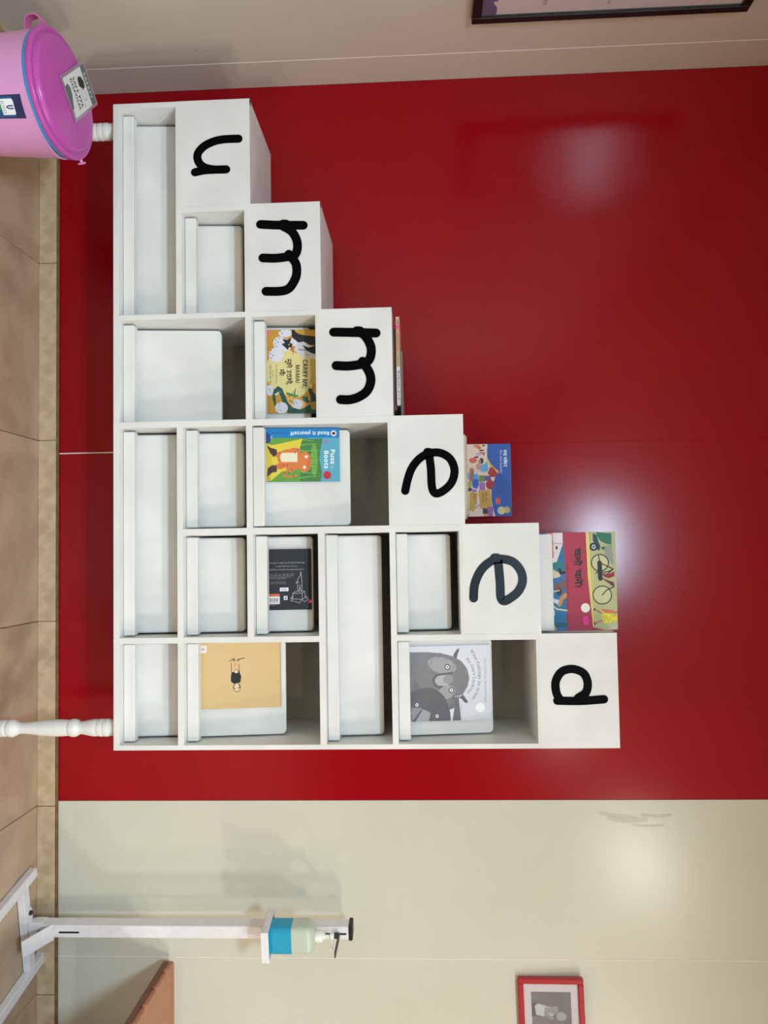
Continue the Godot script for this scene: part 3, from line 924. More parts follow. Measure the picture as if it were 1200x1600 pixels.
func cover_reader() -> Material:
	var s := Sheet.new(26, 985, 45, 655, 420, rgb(88, 168, 194))
	var leaf := rgb(96, 158, 56)
	s.poly([26, 150, 560, 150, 640, 170, 790, 165, 770, 260, 750, 400, 780, 560, 760, 655, 26, 655], rgb(64, 128, 62))
	s.poly([26, 150, 560, 160, 520, 300, 530, 655, 26, 655], leaf)
	s.ell(690, 410, 40, 190, rgb(110, 170, 62))
	for i in 16:
		var y := 170 + i * 31
		s.line([530, y + 6 * (i % 3), 620, y + 14 - 9 * (i % 4), 700 + 14 * (i % 5), y + 24 - 16 * (i % 3)], 9, rgb(140, 198, 80) if i % 2 == 0 else rgb(52, 120, 50), 3)
	s.poly([26, 232, 240, 232, 330, 215, 560, 165, 520, 300, 500, 480, 320, 540, 180, 655, 26, 655], rgb(224, 206, 62))
	s.rect(26, 230, 190, 655, rgb(190, 176, 44))
	s.ell(150, 400, 60, 200, rgb(214, 196, 60))
	s.poly([120, 655, 200, 640, 330, 540, 520, 500, 520, 655], leaf)
	# a plain striped orange animal, without a face
	var fur := rgb(220, 122, 54)
	var dark := rgb(70, 40, 30)
	s.ell(400, 390, 130, 105, fur)
	s.ell(300, 350, 60, 34, fur)
	s.ell(300, 480, 60, 34, fur)
	s.ell(470, 310, 70, 42, fur)
	s.ell(440, 490, 80, 40, fur)
	s.ell(580, 430, 78, 118, fur)
	s.line([430, 540, 350, 540, 340, 590, 420, 600, 490, 580], 20, fur)
	s.rect(330, 325, 500, 432, rgb(238, 230, 196))
	s.ell(330, 378, 26, 52, rgb(238, 230, 196))
	s.line([600, 372, 601, 373], 34, rgb(246, 240, 232))
	s.line([578, 492, 579, 493], 34, rgb(246, 240, 232))
	for p in [[640, 330], [640, 400], [630, 440], [620, 480], [300, 330], [300, 480], [340, 470], [380, 470], [430, 520], [470, 330], [500, 300], [400, 560], [350, 560], [450, 590]]:
		s.line([p[0], p[1] - 12, p[0] + 6, p[1] + 12], 9, dark, 3)
	s.poly([150, 240, 200, 270, 260, 285, 270, 340, 230, 375, 190, 330], rgb(72, 50, 44))
	s.poly([150, 600, 160, 500, 210, 465, 260, 470, 265, 540, 210, 550], rgb(72, 50, 44))
	# title and the strip along the spine
	var white := rgb(246, 248, 248)
	s.text("Puss", Vector2(880, 290), 168, 50, white, 0.0, "Droid Sans Bold")
	s.text("in", Vector2(880, 476), 36, 34, rgb(170, 214, 226), 0.0)
	s.text("Boots", Vector2(806, 305), 204, 50, white, 0.0, "Droid Sans Bold")
	s.ell(838, 585, 46, 46, rgb(190, 34, 44))
	s.line([800, 190, 850, 200, 820, 230], 9, rgb(170, 110, 160))
	s.line([790, 215, 860, 205], 8, rgb(170, 110, 160))
	s.rect(26, 45, 985, 155, rgb(0, 126, 192))
	s.text("Read it yourself", Vector2(866, 84), 446, 42, white, -PI / 2, "Droid Sans Bold")
	s.text("with Ladybird", Vector2(405, 92), 195, 20, rgb(14, 50, 120), -PI / 2)
	s.ell(918, 106, 33, 33, white)
	s.ell(918, 106, 21, 18, rgb(66, 22, 26))
	s.ell(914, 106, 9, 12, rgb(170, 30, 36))
	s.ell(142, 158, 68, 62, rgb(18, 70, 130))
	s.text("3", Vector2(112, 140), 34, 44, white, -PI / 2, "Droid Sans Bold")
	s.small_print(Vector2(196, 132), 60, 14, white, 0.0, 4)
	s.rect(26, 45, 140, 90, rgb(240, 100, 150))
	return s.material()

func cover_black() -> Material:
	var s := Sheet.new(-25, 985, 230, 1405, 560, rgb(26, 31, 38))
	var w := rgb(206, 210, 214)
	var a := PI / 2
	s.rect(920, 230, 985, 1405, rgb(15, 17, 21))
	s.text("Every once in a while, you feel something strange", Vector2(160, 505), 690, 24, w, a)
	s.text("in your heart and it is very", Vector2(300, 570), 415, 22, w, a)
	s.text("mysterious, it passes through and about it", Vector2(178, 635), 660, 22, w, a)
	for i in 4:
		s.small_print(Vector2(0, 722 + i * 30), [655, 650, 600, 490][i], 16, rgb(150, 155, 160), a, 40 + i)
	for i in 2:
		s.small_print(Vector2(0, 872 + i * 30), [480, 490][i], 16, rgb(150, 155, 160), a, 50 + i)
	s.poly([372, 972, 540, 972, 540, 1045, 372, 1045], rgb(236, 236, 234))
	s.text("1116", Vector2(398, 1024), 104, 28, rgb(40, 40, 44), a, "Droid Sans Bold")
	s.rect(60, 1090, 370, 1290, rgb(232, 232, 230))
	s.rect(60, 1090, 370, 1142, rgb(206, 104, 70))
	for i in 22:
		s.rect(165 + i * 8, 1175, 165 + i * 8 + [5, 2, 3, 4][i % 4], 1245, rgb(60, 60, 62))
	s.small_print(Vector2(150, 1268), 200, 12, rgb(80, 80, 84), a, 60)
	s.small_print(Vector2(150, 1316), 170, 14, rgb(190, 190, 190), a, 61)
	s.rect(446, 1135, 520, 1212, rgb(226, 226, 224))
	s.text("e", Vector2(466, 1196), 34, 44, rgb(30, 34, 40), a, "Droid Sans Bold")
	for l in [[780, 670, 790, 760, 800, 880, 796, 1050], [780, 670, 770, 740, 740, 780, 715, 840, 684, 880, 690, 895, 740, 860], [720, 870, 715, 960, 720, 1050], [720, 1050, 800, 1050], [745, 1040, 755, 960, 775, 1035], [755, 960, 775, 920], [620, 1090, 800, 1085, 800, 1210, 620, 1195, 620, 1090], [620, 1090, 680, 1050, 850, 1050, 800, 1085], [850, 1050, 860, 1170, 800, 1210], [620, 1150, 570, 1190, 620, 1160], [620, 1195, 580, 1225, 755, 1275, 800, 1210], [860, 1170, 920, 1195, 850, 1255, 800, 1215], [860, 1165, 905, 1150]]:
		s.line(l, 7, w)
	s.rect(920, 1215, 985, 1280, rgb(232, 66, 130))
	return s.material()

func cover_tan() -> Material:
	var s := Sheet.new(-27, 1085, 40, 870, 420, rgb(218, 188, 132))
	var ink := rgb(34, 34, 30)
	s.rect(1072, 40, 1085, 870, rgb(190, 160, 110))
	s.rect(66, 65, 166, 160, rgb(240, 232, 228))
	s.text("1447", Vector2(150, 100), 66, 26, rgb(70, 64, 60), -PI / 2)
	for l in [[470, 290, 470, 410], [565, 310, 568, 410], [518, 300, 520, 330], [525, 370, 505, 410], [530, 380, 560, 400]]:
		s.line(l, 6, ink)
	s.rect(520, 300, 552, 380, rgb(224, 178, 140))
	for l in [[450, 270, 500, 240, 520, 262, 495, 270, 490, 250], [545, 280, 570, 250, 600, 240, 630, 240], [540, 255, 580, 250]]:
		s.line(l, 8, ink)
	s.poly([470, 415, 560, 395, 570, 415, 590, 470, 578, 545, 500, 560, 462, 530, 462, 470], rgb(20, 28, 26))
	s.ell(530, 408, 24, 18, rgb(236, 206, 184))
	s.ell(530, 590, 32, 34, rgb(236, 206, 184))
	s.line([490, 610, 500, 580, 515, 560], 9, ink)
	s.line([575, 605, 570, 575, 555, 560], 12, ink)
	s.line([488, 612, 530, 622, 578, 606], 8, ink)
	s.poly([498, 620, 575, 615, 570, 645, 535, 662, 505, 645], rgb(228, 200, 146))
	s.line([498, 622, 505, 648, 535, 664, 570, 648, 577, 612], 6, ink)
	s.line([372, 715, 392, 722], 4, rgb(150, 124, 90))
	return s.material(0.55)

func cover_grey() -> Material:
	var s := Sheet.new(-28, 1035, 100, 942, 520, rgb(220, 222, 230))
	var g := rgb(122, 122, 124)
	var dark := rgb(92, 92, 95)
	var light := rgb(160, 160, 162)
	s.poly([-28, 160, 300, 166, 460, 182, 600, 220, 700, 280, 765, 370, 785, 470, 765, 560, 715, 640, 700, 660, 620, 660, 600, 800, -28, 800], g)
	s.poly([600, 215, 640, 250, 655, 200, 678, 135, 650, 140, 620, 180], dark)
	s.poly([655, 690, 710, 655, 765, 735, 750, 752, 720, 740, 690, 700], dark)
	s.ell(470, 320, 170, 90, light, 0.25)
	s.ell(520, 620, 100, 75, light, -0.3)
	var rng := RandomNumberGenerator.new()
	rng.seed = 77
	var shades := [rgb(104, 104, 107), rgb(138, 138, 140), rgb(112, 112, 115), rgb(128, 128, 130)]
	for i in 900:
		var p := Vector2(rng.randf_range(-20, 760), rng.randf_range(175, 700))
		var d := Vector2(rng.randf_range(-16, -8), rng.randf_range(-9, 9))
		if p.x > 470 and Vector2(p.x - 560, p.y - 450).length() > 215:
			continue
		if Vector2((p.x - 470) / 1.6, p.y - 325).length() < 75 or Vector2(p.x - 520, p.y - 620).length() < 62:
			continue
		s.line([p.x, p.y, p.x + d.x, p.y + d.y], 4, shades[i % 4])
	s.line([590, 405, 480, 415, 400, 430, 365, 480, 385, 545, 440, 568, 500, 540, 560, 520], 16, rgb(78, 78, 80))
	s.ell(480, 490, 95, 62, rgb(178, 178, 180))
	s.ell(540, 480, 60, 50, rgb(150, 150, 152))
	for e in [[532, 340], [575, 602]]:
		s.ell(e[0], e[1], 34, 36, rgb(96, 96, 98))
		s.ell(e[0], e[1], 20, 21, rgb(246, 246, 246))
		s.ell(e[0], e[1], 8, 8, rgb(10, 10, 10))
	# the smaller animal in front
	s.poly([-28, 640, 75, 630, 150, 590, 250, 566, 350, 568, 430, 610, 490, 670, 530, 760, 555, 850, 560, 942, -28, 942], dark)
	s.poly([140, 600, 132, 500, 150, 482, 175, 500, 205, 570], rgb(110, 110, 112))
	s.poly([535, 790, 560, 765, 612, 752, 612, 800, 550, 820], rgb(110, 110, 112))
	for i in 420:
		var p := Vector2(rng.randf_range(0, 540), rng.randf_range(585, 930))
		if p.x > 330 and p.y < 585 + (p.x - 330) * 1.2:
			continue
		s.line([p.x, p.y, p.x - 12, p.y + rng.randf_range(-10, 10)], 4, [rgb(80, 80, 83), rgb(106, 106, 109), rgb(118, 112, 120)][i % 3])
	s.poly([90, 900, 110, 780, 240, 790, 200, 850, 120, 942, 95, 942], rgb(150, 150, 152))
	s.poly([150, 942, 240, 800, 330, 850, 310, 942], rgb(166, 166, 168))
	s.line([100, 860, 110, 920, 130, 930, 240, 790], 8, rgb(80, 80, 82))
	s.line([310, 930, 335, 850], 8, rgb(80, 80, 82))
	for e in [[172, 755], [403, 886]]:
		s.ell(e[0], e[1], 28, 30, rgb(84, 84, 86))
		s.ell(e[0], e[1], 19, 20, rgb(246, 246, 246))
		s.ell(e[0], e[1], 8, 8, rgb(10, 10, 10))
	s.poly([605, 690, 655, 680, 668, 800, 680, 942, 580, 942, 605, 800], rgb(104, 104, 106))
	s.poly([560, 820, 604, 800, 575, 942, 560, 942], rgb(226, 228, 236))
	for l in [[600, 700, 580, 690], [610, 690, 600, 660], [630, 685, 630, 650], [650, 690, 660, 655]]:
		s.line(l, 14, rgb(96, 96, 98))
	# curved title
	arc_text(s, "What Feelings Do When", Vector2(440, 443), 454.0, -0.66, 0.62, 40.0)
	arc_text(s, "No One's Looking", Vector2(564, 450), 266.0, -0.80, 0.78, 38.0)
	s.text("Tina Oziewicz & Aleksandra Zając", Vector2(968, 245), 512, 22, rgb(140, 132, 150), -0.015, "Droid Serif")
	s.small_print(Vector2(680, 750), 110, 9, rgb(130, 130, 138), 0.0, 70)
	s.ell(906, 806, 53, 53, rgb(252, 252, 250))
	return s.material(0.45)

func arc_text(s: Sheet, words: String, c: Vector2, r: float, a0: float, a1: float, cap: float) -> void:
	var adv := []
	var total := 0.0
	for i in words.length():
		var w := 0.32 if words[i] == " " else (s.glyphs(words[i], "Droid Serif")[1] as AABB).size.x + 0.09
		adv.append(w)
		total += w
	var run := 0.0
	for i in words.length():
		if words[i] != " ":
			var a := lerpf(a0, a1, run / total)
			var o := c + Vector2(r * cos(a), r * sin(a))
			s.text(words[i], o, (adv[i] - 0.09) / total * (a1 - a0) * r, cap * 0.8, rgb(84, 60, 76) if i < 7 else rgb(70, 70, 84), -a, "Droid Serif")
		run += adv[i]

func cover_patchwork() -> Material:
	var s := Sheet.new(25, 912, 165, 1436, 480, rgb(44, 92, 178))
	s.poly([25, 165, 510, 165, 500, 300, 500, 400, 560, 520, 700, 660, 640, 720, 560, 960, 560, 1150, 620, 1436, 25, 1436], rgb(236, 212, 196))
	var dk := rgb(54, 36, 40)
	s.poly([480, 420, 505, 405, 560, 530, 705, 655, 680, 690, 540, 560], rgb(226, 190, 70))
	for p in [[320, 200, 60, 30, 222, 140, 90], [360, 230, 40, 24, 210, 120, 70], [410, 320, 60, 20, 214, 130, 90], [440, 190, 24, 12, 54, 36, 40], [400, 275, 50, 12, 54, 36, 40], [440, 350, 12, 16, 54, 36, 40], [340, 350, 36, 40, 196, 180, 214], [310, 395, 40, 14, 54, 36, 40], [250, 450, 70, 50, 222, 106, 76], [350, 560, 50, 60, 226, 150, 130], [400, 460, 34, 52, 60, 40, 40], [365, 470, 26, 34, 176, 140, 80], [440, 590, 80, 70, 110, 176, 222], [480, 520, 30, 40, 110, 176, 222], [180, 730, 30, 70, 110, 180, 220], [225, 640, 40, 60, 200, 120, 80], [210, 760, 24, 80, 206, 90, 70], [240, 690, 14, 60, 120, 120, 60], [185, 870, 40, 60, 170, 176, 90], [185, 960, 40, 34, 96, 50, 60]]:
		s.ell(p[0], p[1], p[2], p[3], rgb(p[4], p[5], p[6]))
	s.poly([500, 680, 550, 570, 600, 580, 680, 690, 610, 755, 560, 740], rgb(184, 38, 34))
	s.rect(345, 715, 445, 830, rgb(118, 148, 60))
	s.rect(445, 725, 560, 810, rgb(110, 84, 160))
	s.ell(540, 880, 75, 85, rgb(172, 40, 42))
	s.rect(350, 840, 450, 975, rgb(176, 110, 190))
	s.poly([250, 690, 330, 690, 345, 880, 310, 950, 240, 930, 225, 870], rgb(40, 100, 196))
	s.rect(250, 690, 330, 780, rgb(90, 170, 220))
	s.rect(225, 960, 300, 1010, rgb(160, 120, 200))
	s.poly([330, 985, 540, 965, 570, 1280, 360, 1305], rgb(208, 160, 66))
	s.poly([180, 1000, 325, 1030, 250, 1350, 165, 1330], rgb(206, 164, 62))
	for r in [[455, 1020, 180, 31], [400, 1030, 190, 32]]:
		s.small_print(Vector2(r[0], r[1]), r[2], 22, rgb(70, 56, 40), 0.0, r[3])
	s.small_print(Vector2(240, 1040), 220, 20, rgb(90, 70, 40), 0.25, 33)
	s.line([270, 1290, 350, 1230], 9, dk)
	s.rect(400, 1295, 490, 1390, rgb(70, 44, 50))
	s.rect(490, 1270, 580, 1436, rgb(150, 96, 170))
	s.rect(420, 1390, 500, 1436, rgb(206, 150, 110))
	s.poly([560, 1150, 580, 960, 650, 730, 720, 680, 780, 720, 912, 820, 912, 1436, 620, 1436, 590, 1330], rgb(40, 88, 176))
	for l in [[740, 690, 790, 800, 900, 1000], [720, 700, 760, 900, 860, 1180], [680, 760, 680, 1000], [740, 1000, 780, 1150]]:
		s.line(l, 8, rgb(28, 66, 146))
	s.line([590, 1090, 770, 980], 7, rgb(20, 40, 110))
	s.rect(632, 1120, 705, 1225, rgb(232, 96, 70))
	s.small_print(Vector2(655, 1135), 76, 26, rgb(110, 30, 24), 0.0, 34)
	s.ell(825, 1328, 56, 58, rgb(206, 180, 100))
	s.ell(728, 1338, 68, 70, rgb(214, 206, 152))
	write_hindi(s, ["n", "y", "aa", " ", "s", "ve", "t", "r"], Vector2(836, 268), 300, 50, 11, rgb(230, 238, 250))
	s.text("The New Sweater", Vector2(722, 270), 420, 38, rgb(216, 190, 222), 0.0, "Droid Sans Bold")
	return s.material()

func cover_road() -> Material:
	var s := Sheet.new(46, 1100, 110, 1412, 560, rgb(176, 48, 76))
	var ink := rgb(28, 22, 28)
	# lower band: street with cars
	s.rect(3, 110, 420, 1412, rgb(30, 118, 168))
	s.poly([3, 430, 240, 440, 410, 520, 410, 640, 170, 600, 3, 560], rgb(38, 124, 130))
	s.poly([180, 110, 395, 110, 395, 260, 310, 500, 220, 520, 200, 430, 165, 300], rgb(236, 226, 226))
	s.poly([180, 110, 265, 110, 270, 440, 215, 470, 190, 300], rgb(222, 116, 120))
	s.ell(165, 360, 72, 74, rgb(34, 34, 40))
	s.ell(160, 360, 38, 40, rgb(180, 186, 190))
	s.rect(300, 288, 324, 330, ink)
	s.line([240, 110, 250, 250, 395, 260], 5, rgb(170, 60, 70))
	s.poly([170, 585, 260, 600, 330, 640, 380, 720, 300, 720, 200, 700], rgb(226, 206, 176))
	s.line([345, 600, 360, 650, 410, 640], 34, ink)
	s.line([265, 750, 400, 700], 44, rgb(58, 110, 178))
	s.ell(330, 840, 60, 55, rgb(150, 70, 60))
	s.ell(330, 900, 36, 46, rgb(70, 40, 40))
	s.ell(385, 800, 40, 70, rgb(110, 100, 96))
	s.line([420, 940, 360, 990, 330, 1070], 52, rgb(214, 146, 76))
	s.poly([205, 970, 330, 1010, 310, 1070, 260, 1040], rgb(230, 226, 240))
	s.line([190, 960, 240, 900, 330, 880], 16, rgb(226, 220, 200))
	s.line([190, 960, 210, 1060, 300, 1130, 440, 1150], 20, rgb(226, 220, 200))
	s.ell(210, 1180, 60, 80, rgb(206, 206, 214))
	s.ell(205, 1190, 34, 50, rgb(60, 50, 56))
	s.line([230, 780, 190, 840, 230, 870], 22, rgb(230, 200, 170))
	s.rect(200, 1310, 440, 1372, rgb(28, 96, 110))
	s.ell(220, 1390, 60, 60, rgb(190, 186, 150))
	# crimson band with the title
	s.poly([400, 110, 705, 110, 715, 700, 750, 1260, 750, 1412, 450, 1412, 440, 1140, 430, 900], rgb(176, 48, 76))
	write_hindi(s, ["ch", "la", "o", " ", "ch", "la", "en", "!"], Vector2(622, 322), 530, 74, 19, ink)
	s.small_print(Vector2(447, 530), 760, 17, rgb(80, 24, 44), -0.03, 41)
	s.ell(676, 1118, 60, 62, rgb(250, 246, 232))
	s.poly([645, 1232, 710, 1232, 712, 1345, 648, 1345], rgb(244, 40, 160))
	s.text("4", Vector2(668, 1270), 26, 28, rgb(150, 20, 90), 0.0)
	# upper band: verge with scooter, bicycle and a walker
	s.poly([705, 110, 1100, 110, 1100, 1412, 930, 1412, 770, 1375, 750, 1100, 720, 700], rgb(186, 190, 138))
	s.poly([705, 110, 750, 110, 790, 700, 800, 1300, 770, 1372, 750, 1100, 718, 700], rgb(226, 214, 128))
	s.poly([940, 300, 1050, 280, 1070, 560, 960, 480], rgb(150, 160, 150))
	s.line([757, 110, 760, 400, 775, 800, 790, 1300], 5, rgb(120, 110, 60))
	s.poly([840, 110, 1050, 130, 1050, 280, 980, 270, 900, 230, 860, 170], rgb(48, 120, 96))
	s.poly([800, 120, 850, 150, 870, 230, 900, 300, 880, 360, 850, 340, 800, 220], rgb(24, 74, 84))
	s.ell(805, 305, 52, 54, ink)
	s.ell(808, 305, 30, 32, rgb(186, 196, 200))
	s.ell(808, 305, 12, 12, ink)
	s.ell(935, 325, 26, 22, rgb(70, 110, 80))
	for w in [[885, 520, 120, 118], [905, 950, 130, 126]]:
		s.ell(w[0], w[1], w[2], w[3], ink)
		s.ell(w[0], w[1], w[2] - 13, w[3] - 13, rgb(206, 206, 160))
	for l in [[870, 410, 880, 520, 905, 530], [905, 530, 1060, 605, 1000, 640, 900, 650], [905, 950, 960, 890, 1065, 840], [1065, 840, 1000, 790, 920, 730], [850, 640, 830, 660], [1060, 605, 960, 690]]:
		s.line(l, 13, ink)
	s.line([880, 520, 885, 730], 60, rgb(26, 34, 42))
	s.poly([900, 660, 1000, 670, 1075, 640, 1075, 700, 1000, 730, 940, 710], rgb(150, 44, 60))
	s.poly([940, 740, 1060, 780, 1075, 830, 1000, 800], rgb(120, 40, 70))
	s.poly([890, 1140, 920, 1130, 1000, 1150, 1100, 1250, 1100, 1290, 920, 1335, 890, 1240], rgb(232, 220, 60))
	s.poly([885, 1150, 905, 1130, 1100, 1170, 1100, 1200, 930, 1190], rgb(206, 120, 90))
	s.line([885, 1190, 800, 1140], 20, rgb(190, 110, 80))
	s.line([890, 1290, 800, 1325], 20, rgb(190, 110, 80))
	s.line([795, 1130, 790, 1150], 16, ink)
	s.line([790, 1310, 795, 1345], 16, ink)
	for i in 18:
		s.ell(905 + (i * 47) % 170, 1200 + (i * 31) % 100, 5, 6, rgb(96, 84, 30))
	s.poly([930, 1412, 960, 1370, 1100, 1340, 1100, 1412], rgb(190, 186, 170))
	return s.material()

# ------------------------------------------------------------------ pink bin
func bin() -> void:
	var o := base("pedal_bin", Vector3(-1.157, 0, 0.609))
	tag(o, "round pink plastic bin with purple lid standing beside the shelf leg", "bin")
	var pink := mat(rgb(224, 158, 208), 0.38, 0.5)
	pink.backlight_enabled = true
	pink.backlight = Color(0.10, 0.05, 0.09)
	var lid := mat(rgb(188, 78, 166), 0.28, 0.45)
	var blue := mat(rgb(62, 150, 214), 0.35)
	var body := [Vector2(0, 0.0), Vector2(0.118, 0.0), Vector2(0.122, 0.004), Vector2(0.137, 0.19), Vector2(0.146, 0.318), Vector2(0.149, 0.330), Vector2(0.145, 0.332), Vector2(0.1425, 0.318), Vector2(0.133, 0.19), Vector2(0.118, 0.008), Vector2(0, 0.006)]
	obj("body", lathe(mb(), body, Transform3D.IDENTITY, 64), pink, o)
	var tilt := Transform3D(Basis(Vector3.RIGHT, deg_to_rad(4.8)) * Basis(Vector3.BACK, deg_to_rad(1.5)), Vector3(0, 0.337, 0))
	obj("rim_ring", lathe(mb(), [Vector2(0.139, -0.004), Vector2(0.1475, -0.004), Vector2(0.1500, 0.001), Vector2(0.1490, 0.010), Vector2(0.139, 0.010), Vector2(0.139, -0.004)], tilt, 64), blue, o)
	var top := []
	top.append_array([Vector2(0.144, 0.006), Vector2(0.150, 0.006)])
	top.append_array(smooth(v2([0.1525, 0.008, 0.1530, 0.014, 0.1505, 0.0185, 0.1440, 0.0200, 0.1385, 0.0185, 0.1360, 0.0190, 0.1335, 0.0240, 0.1290, 0.0285, 0.1220, 0.0300, 0.1000, 0.0318, 0.0600, 0.0345, 0.0250, 0.0355])))
	top.append_array([Vector2(0, 0.0358), Vector2(0, 0.031), Vector2(0.125, 0.025), Vector2(0.144, 0.012), Vector2(0.144, 0.006)])
	var l := obj("lid", lathe(mb(), top, tilt, 72), lid, o)
	# small latch at the right of the lid
	var la := mb()
	var la_at := tilt * Transform3D(Basis(Vector3.UP, deg_to_rad(37.0)), Vector3.ZERO)
	cbox(la, Vector3(0.156, 0.012, 0), Vector3(0.010, 0.006, 0.008), 0.0015, la_at)
	cbox(la, Vector3(0.162, 0.012, 0), Vector3(0.004, 0.018, 0.014), 0.0015, la_at)
	obj("latch", la, pink, l)
	# carrying handle folded out at the left
	var h := mb()
	strap(h, smooth(v2([-0.146, 0.322, -0.165, 0.325, -0.177, 0.317, -0.178, 0.299, -0.168, 0.288, -0.140, 0.284])), 0.034, 0.003, Transform3D(Basis(Vector3.UP, deg_to_rad(18)), Vector3.ZERO))
	var hm := mat(rgb(214, 110, 170), 0.35)
	obj("handle", h, hm, o)
	# sheet in a clear sleeve taped to the lid
	var sheet_at := tilt * Transform3D(Basis(Vector3.UP, deg_to_rad(44.0)), Vector3(-0.034, 0.0372, -0.046))
	var sl := mat(rgb(150, 140, 150), 0.15)
	sl.transparency = BaseMaterial3D.TRANSPARENCY_ALPHA
	sl.albedo_color = Color(0.70, 0.64, 0.70, 0.42)
	obj("sleeve", cbox(mb(), Vector3.ZERO, Vector3(0.108, 0.0006, 0.168), 0.0002, sheet_at), sl, l)
	var s := Sheet.new(0, 780, 0, 500, 560, rgb(222, 224, 222))
	s.rect(640, 0, 780, 500, rgb(92, 108, 104))
	s.text("SAFETY", Vector2(675, 90), 340, 62, rgb(206, 212, 206), 0.0, "Droid Sans Bold")
	var ink := rgb(36, 40, 40)
	s.poly([430, 120, 480, 90, 560, 110, 610, 180, 590, 250, 520, 260, 470, 230, 420, 200], ink)
	s.ell(490, 320, 62, 78, rgb(120, 126, 124))
	s.ell(490, 320, 53, 69, rgb(222, 224, 222))
	s.small_print(Vector2(400, 410), 60, 20, ink, 0.0, 9)
	s.text("SAFE PPE", Vector2(290, 60), 380, 68, ink, 0.0, "Droid Sans Bold")
	s.text("DISPOSAL", Vector2(195, 60), 400, 68, ink, 0.0, "Droid Sans Bold")
	s.poly([0, 100, 90, 80, 140, 150, 120, 240, 80, 300, 40, 380, 0, 400], rgb(92, 108, 104))
	var q := mb()
	for p in [[-1, -1], [1, -1], [1, 1], [-1, -1], [1, 1], [-1, 1]]:
		q.set_normal((sheet_at.basis * Vector3.UP).normalized())
		q.set_uv(Vector2(p[0] * 0.5 + 0.5, p[1] * 0.5 + 0.5))
		q.add_vertex(sheet_at * Vector3(p[0] * 0.0465, 0.0007, p[1] * 0.0735))
	obj("notice", q, s.material(0.25), l).set_meta("label", "white and grey printed notice on the lid")
	# printed label on the body, curved with it
	var lb := Sheet.new(0, 300, 0, 140, 220, rgb(30, 40, 84))
	lb.rect(0, 8, 235, 132, rgb(28, 78, 130))
	lb.ell(70, 50, 90, 60, rgb(44, 140, 90))
	lb.ell(20, 90, 80, 60, rgb(150, 206, 190))
	lb.ell(100, 100, 14, 12, rgb(220, 160, 70))
	lb.ell(120, 30, 12, 16, rgb(220, 230, 240))
	lb.ell(90, 122, 12, 16, rgb(220, 230, 240))
	lb.poly([150, 22, 232, 22, 240, 34, 240, 106, 232, 118, 150, 118], rgb(236, 238, 240))
	lb.text("JOYO", Vector2(156, 30), 78, 18, rgb(80, 86, 110), 0.0)
	lb.line([230, 64, 200, 64, 186, 72], 8, rgb(60, 60, 110))
	lb.line([230, 80, 200, 80, 186, 72], 8, rgb(60, 60, 110))
	var ls := mb()
	var steps := 8
	for k in steps:
		for e in [[0, 0], [1, 1], [1, 0], [0, 0], [0, 1], [1, 1]]:
			var u: float = float(k + e[0]) / steps
			var a := lerpf(0.50, 0.86, u)
			var y := lerpf(0.200, 0.308, float(e[1]))
			var r := lerpf(0.1377, 0.1457, float(e[1])) + 0.0008
			ls.set_normal(Vector3(sin(a), 0, cos(a)))
			ls.set_uv(Vector2(u, 1.0 - e[1]))
			ls.add_vertex(Vector3(sin(a) * r, y, cos(a) * r))
	obj("maker_label", ls, lb.material(0.3), o).set_meta("label", "dark blue printed label with white box")

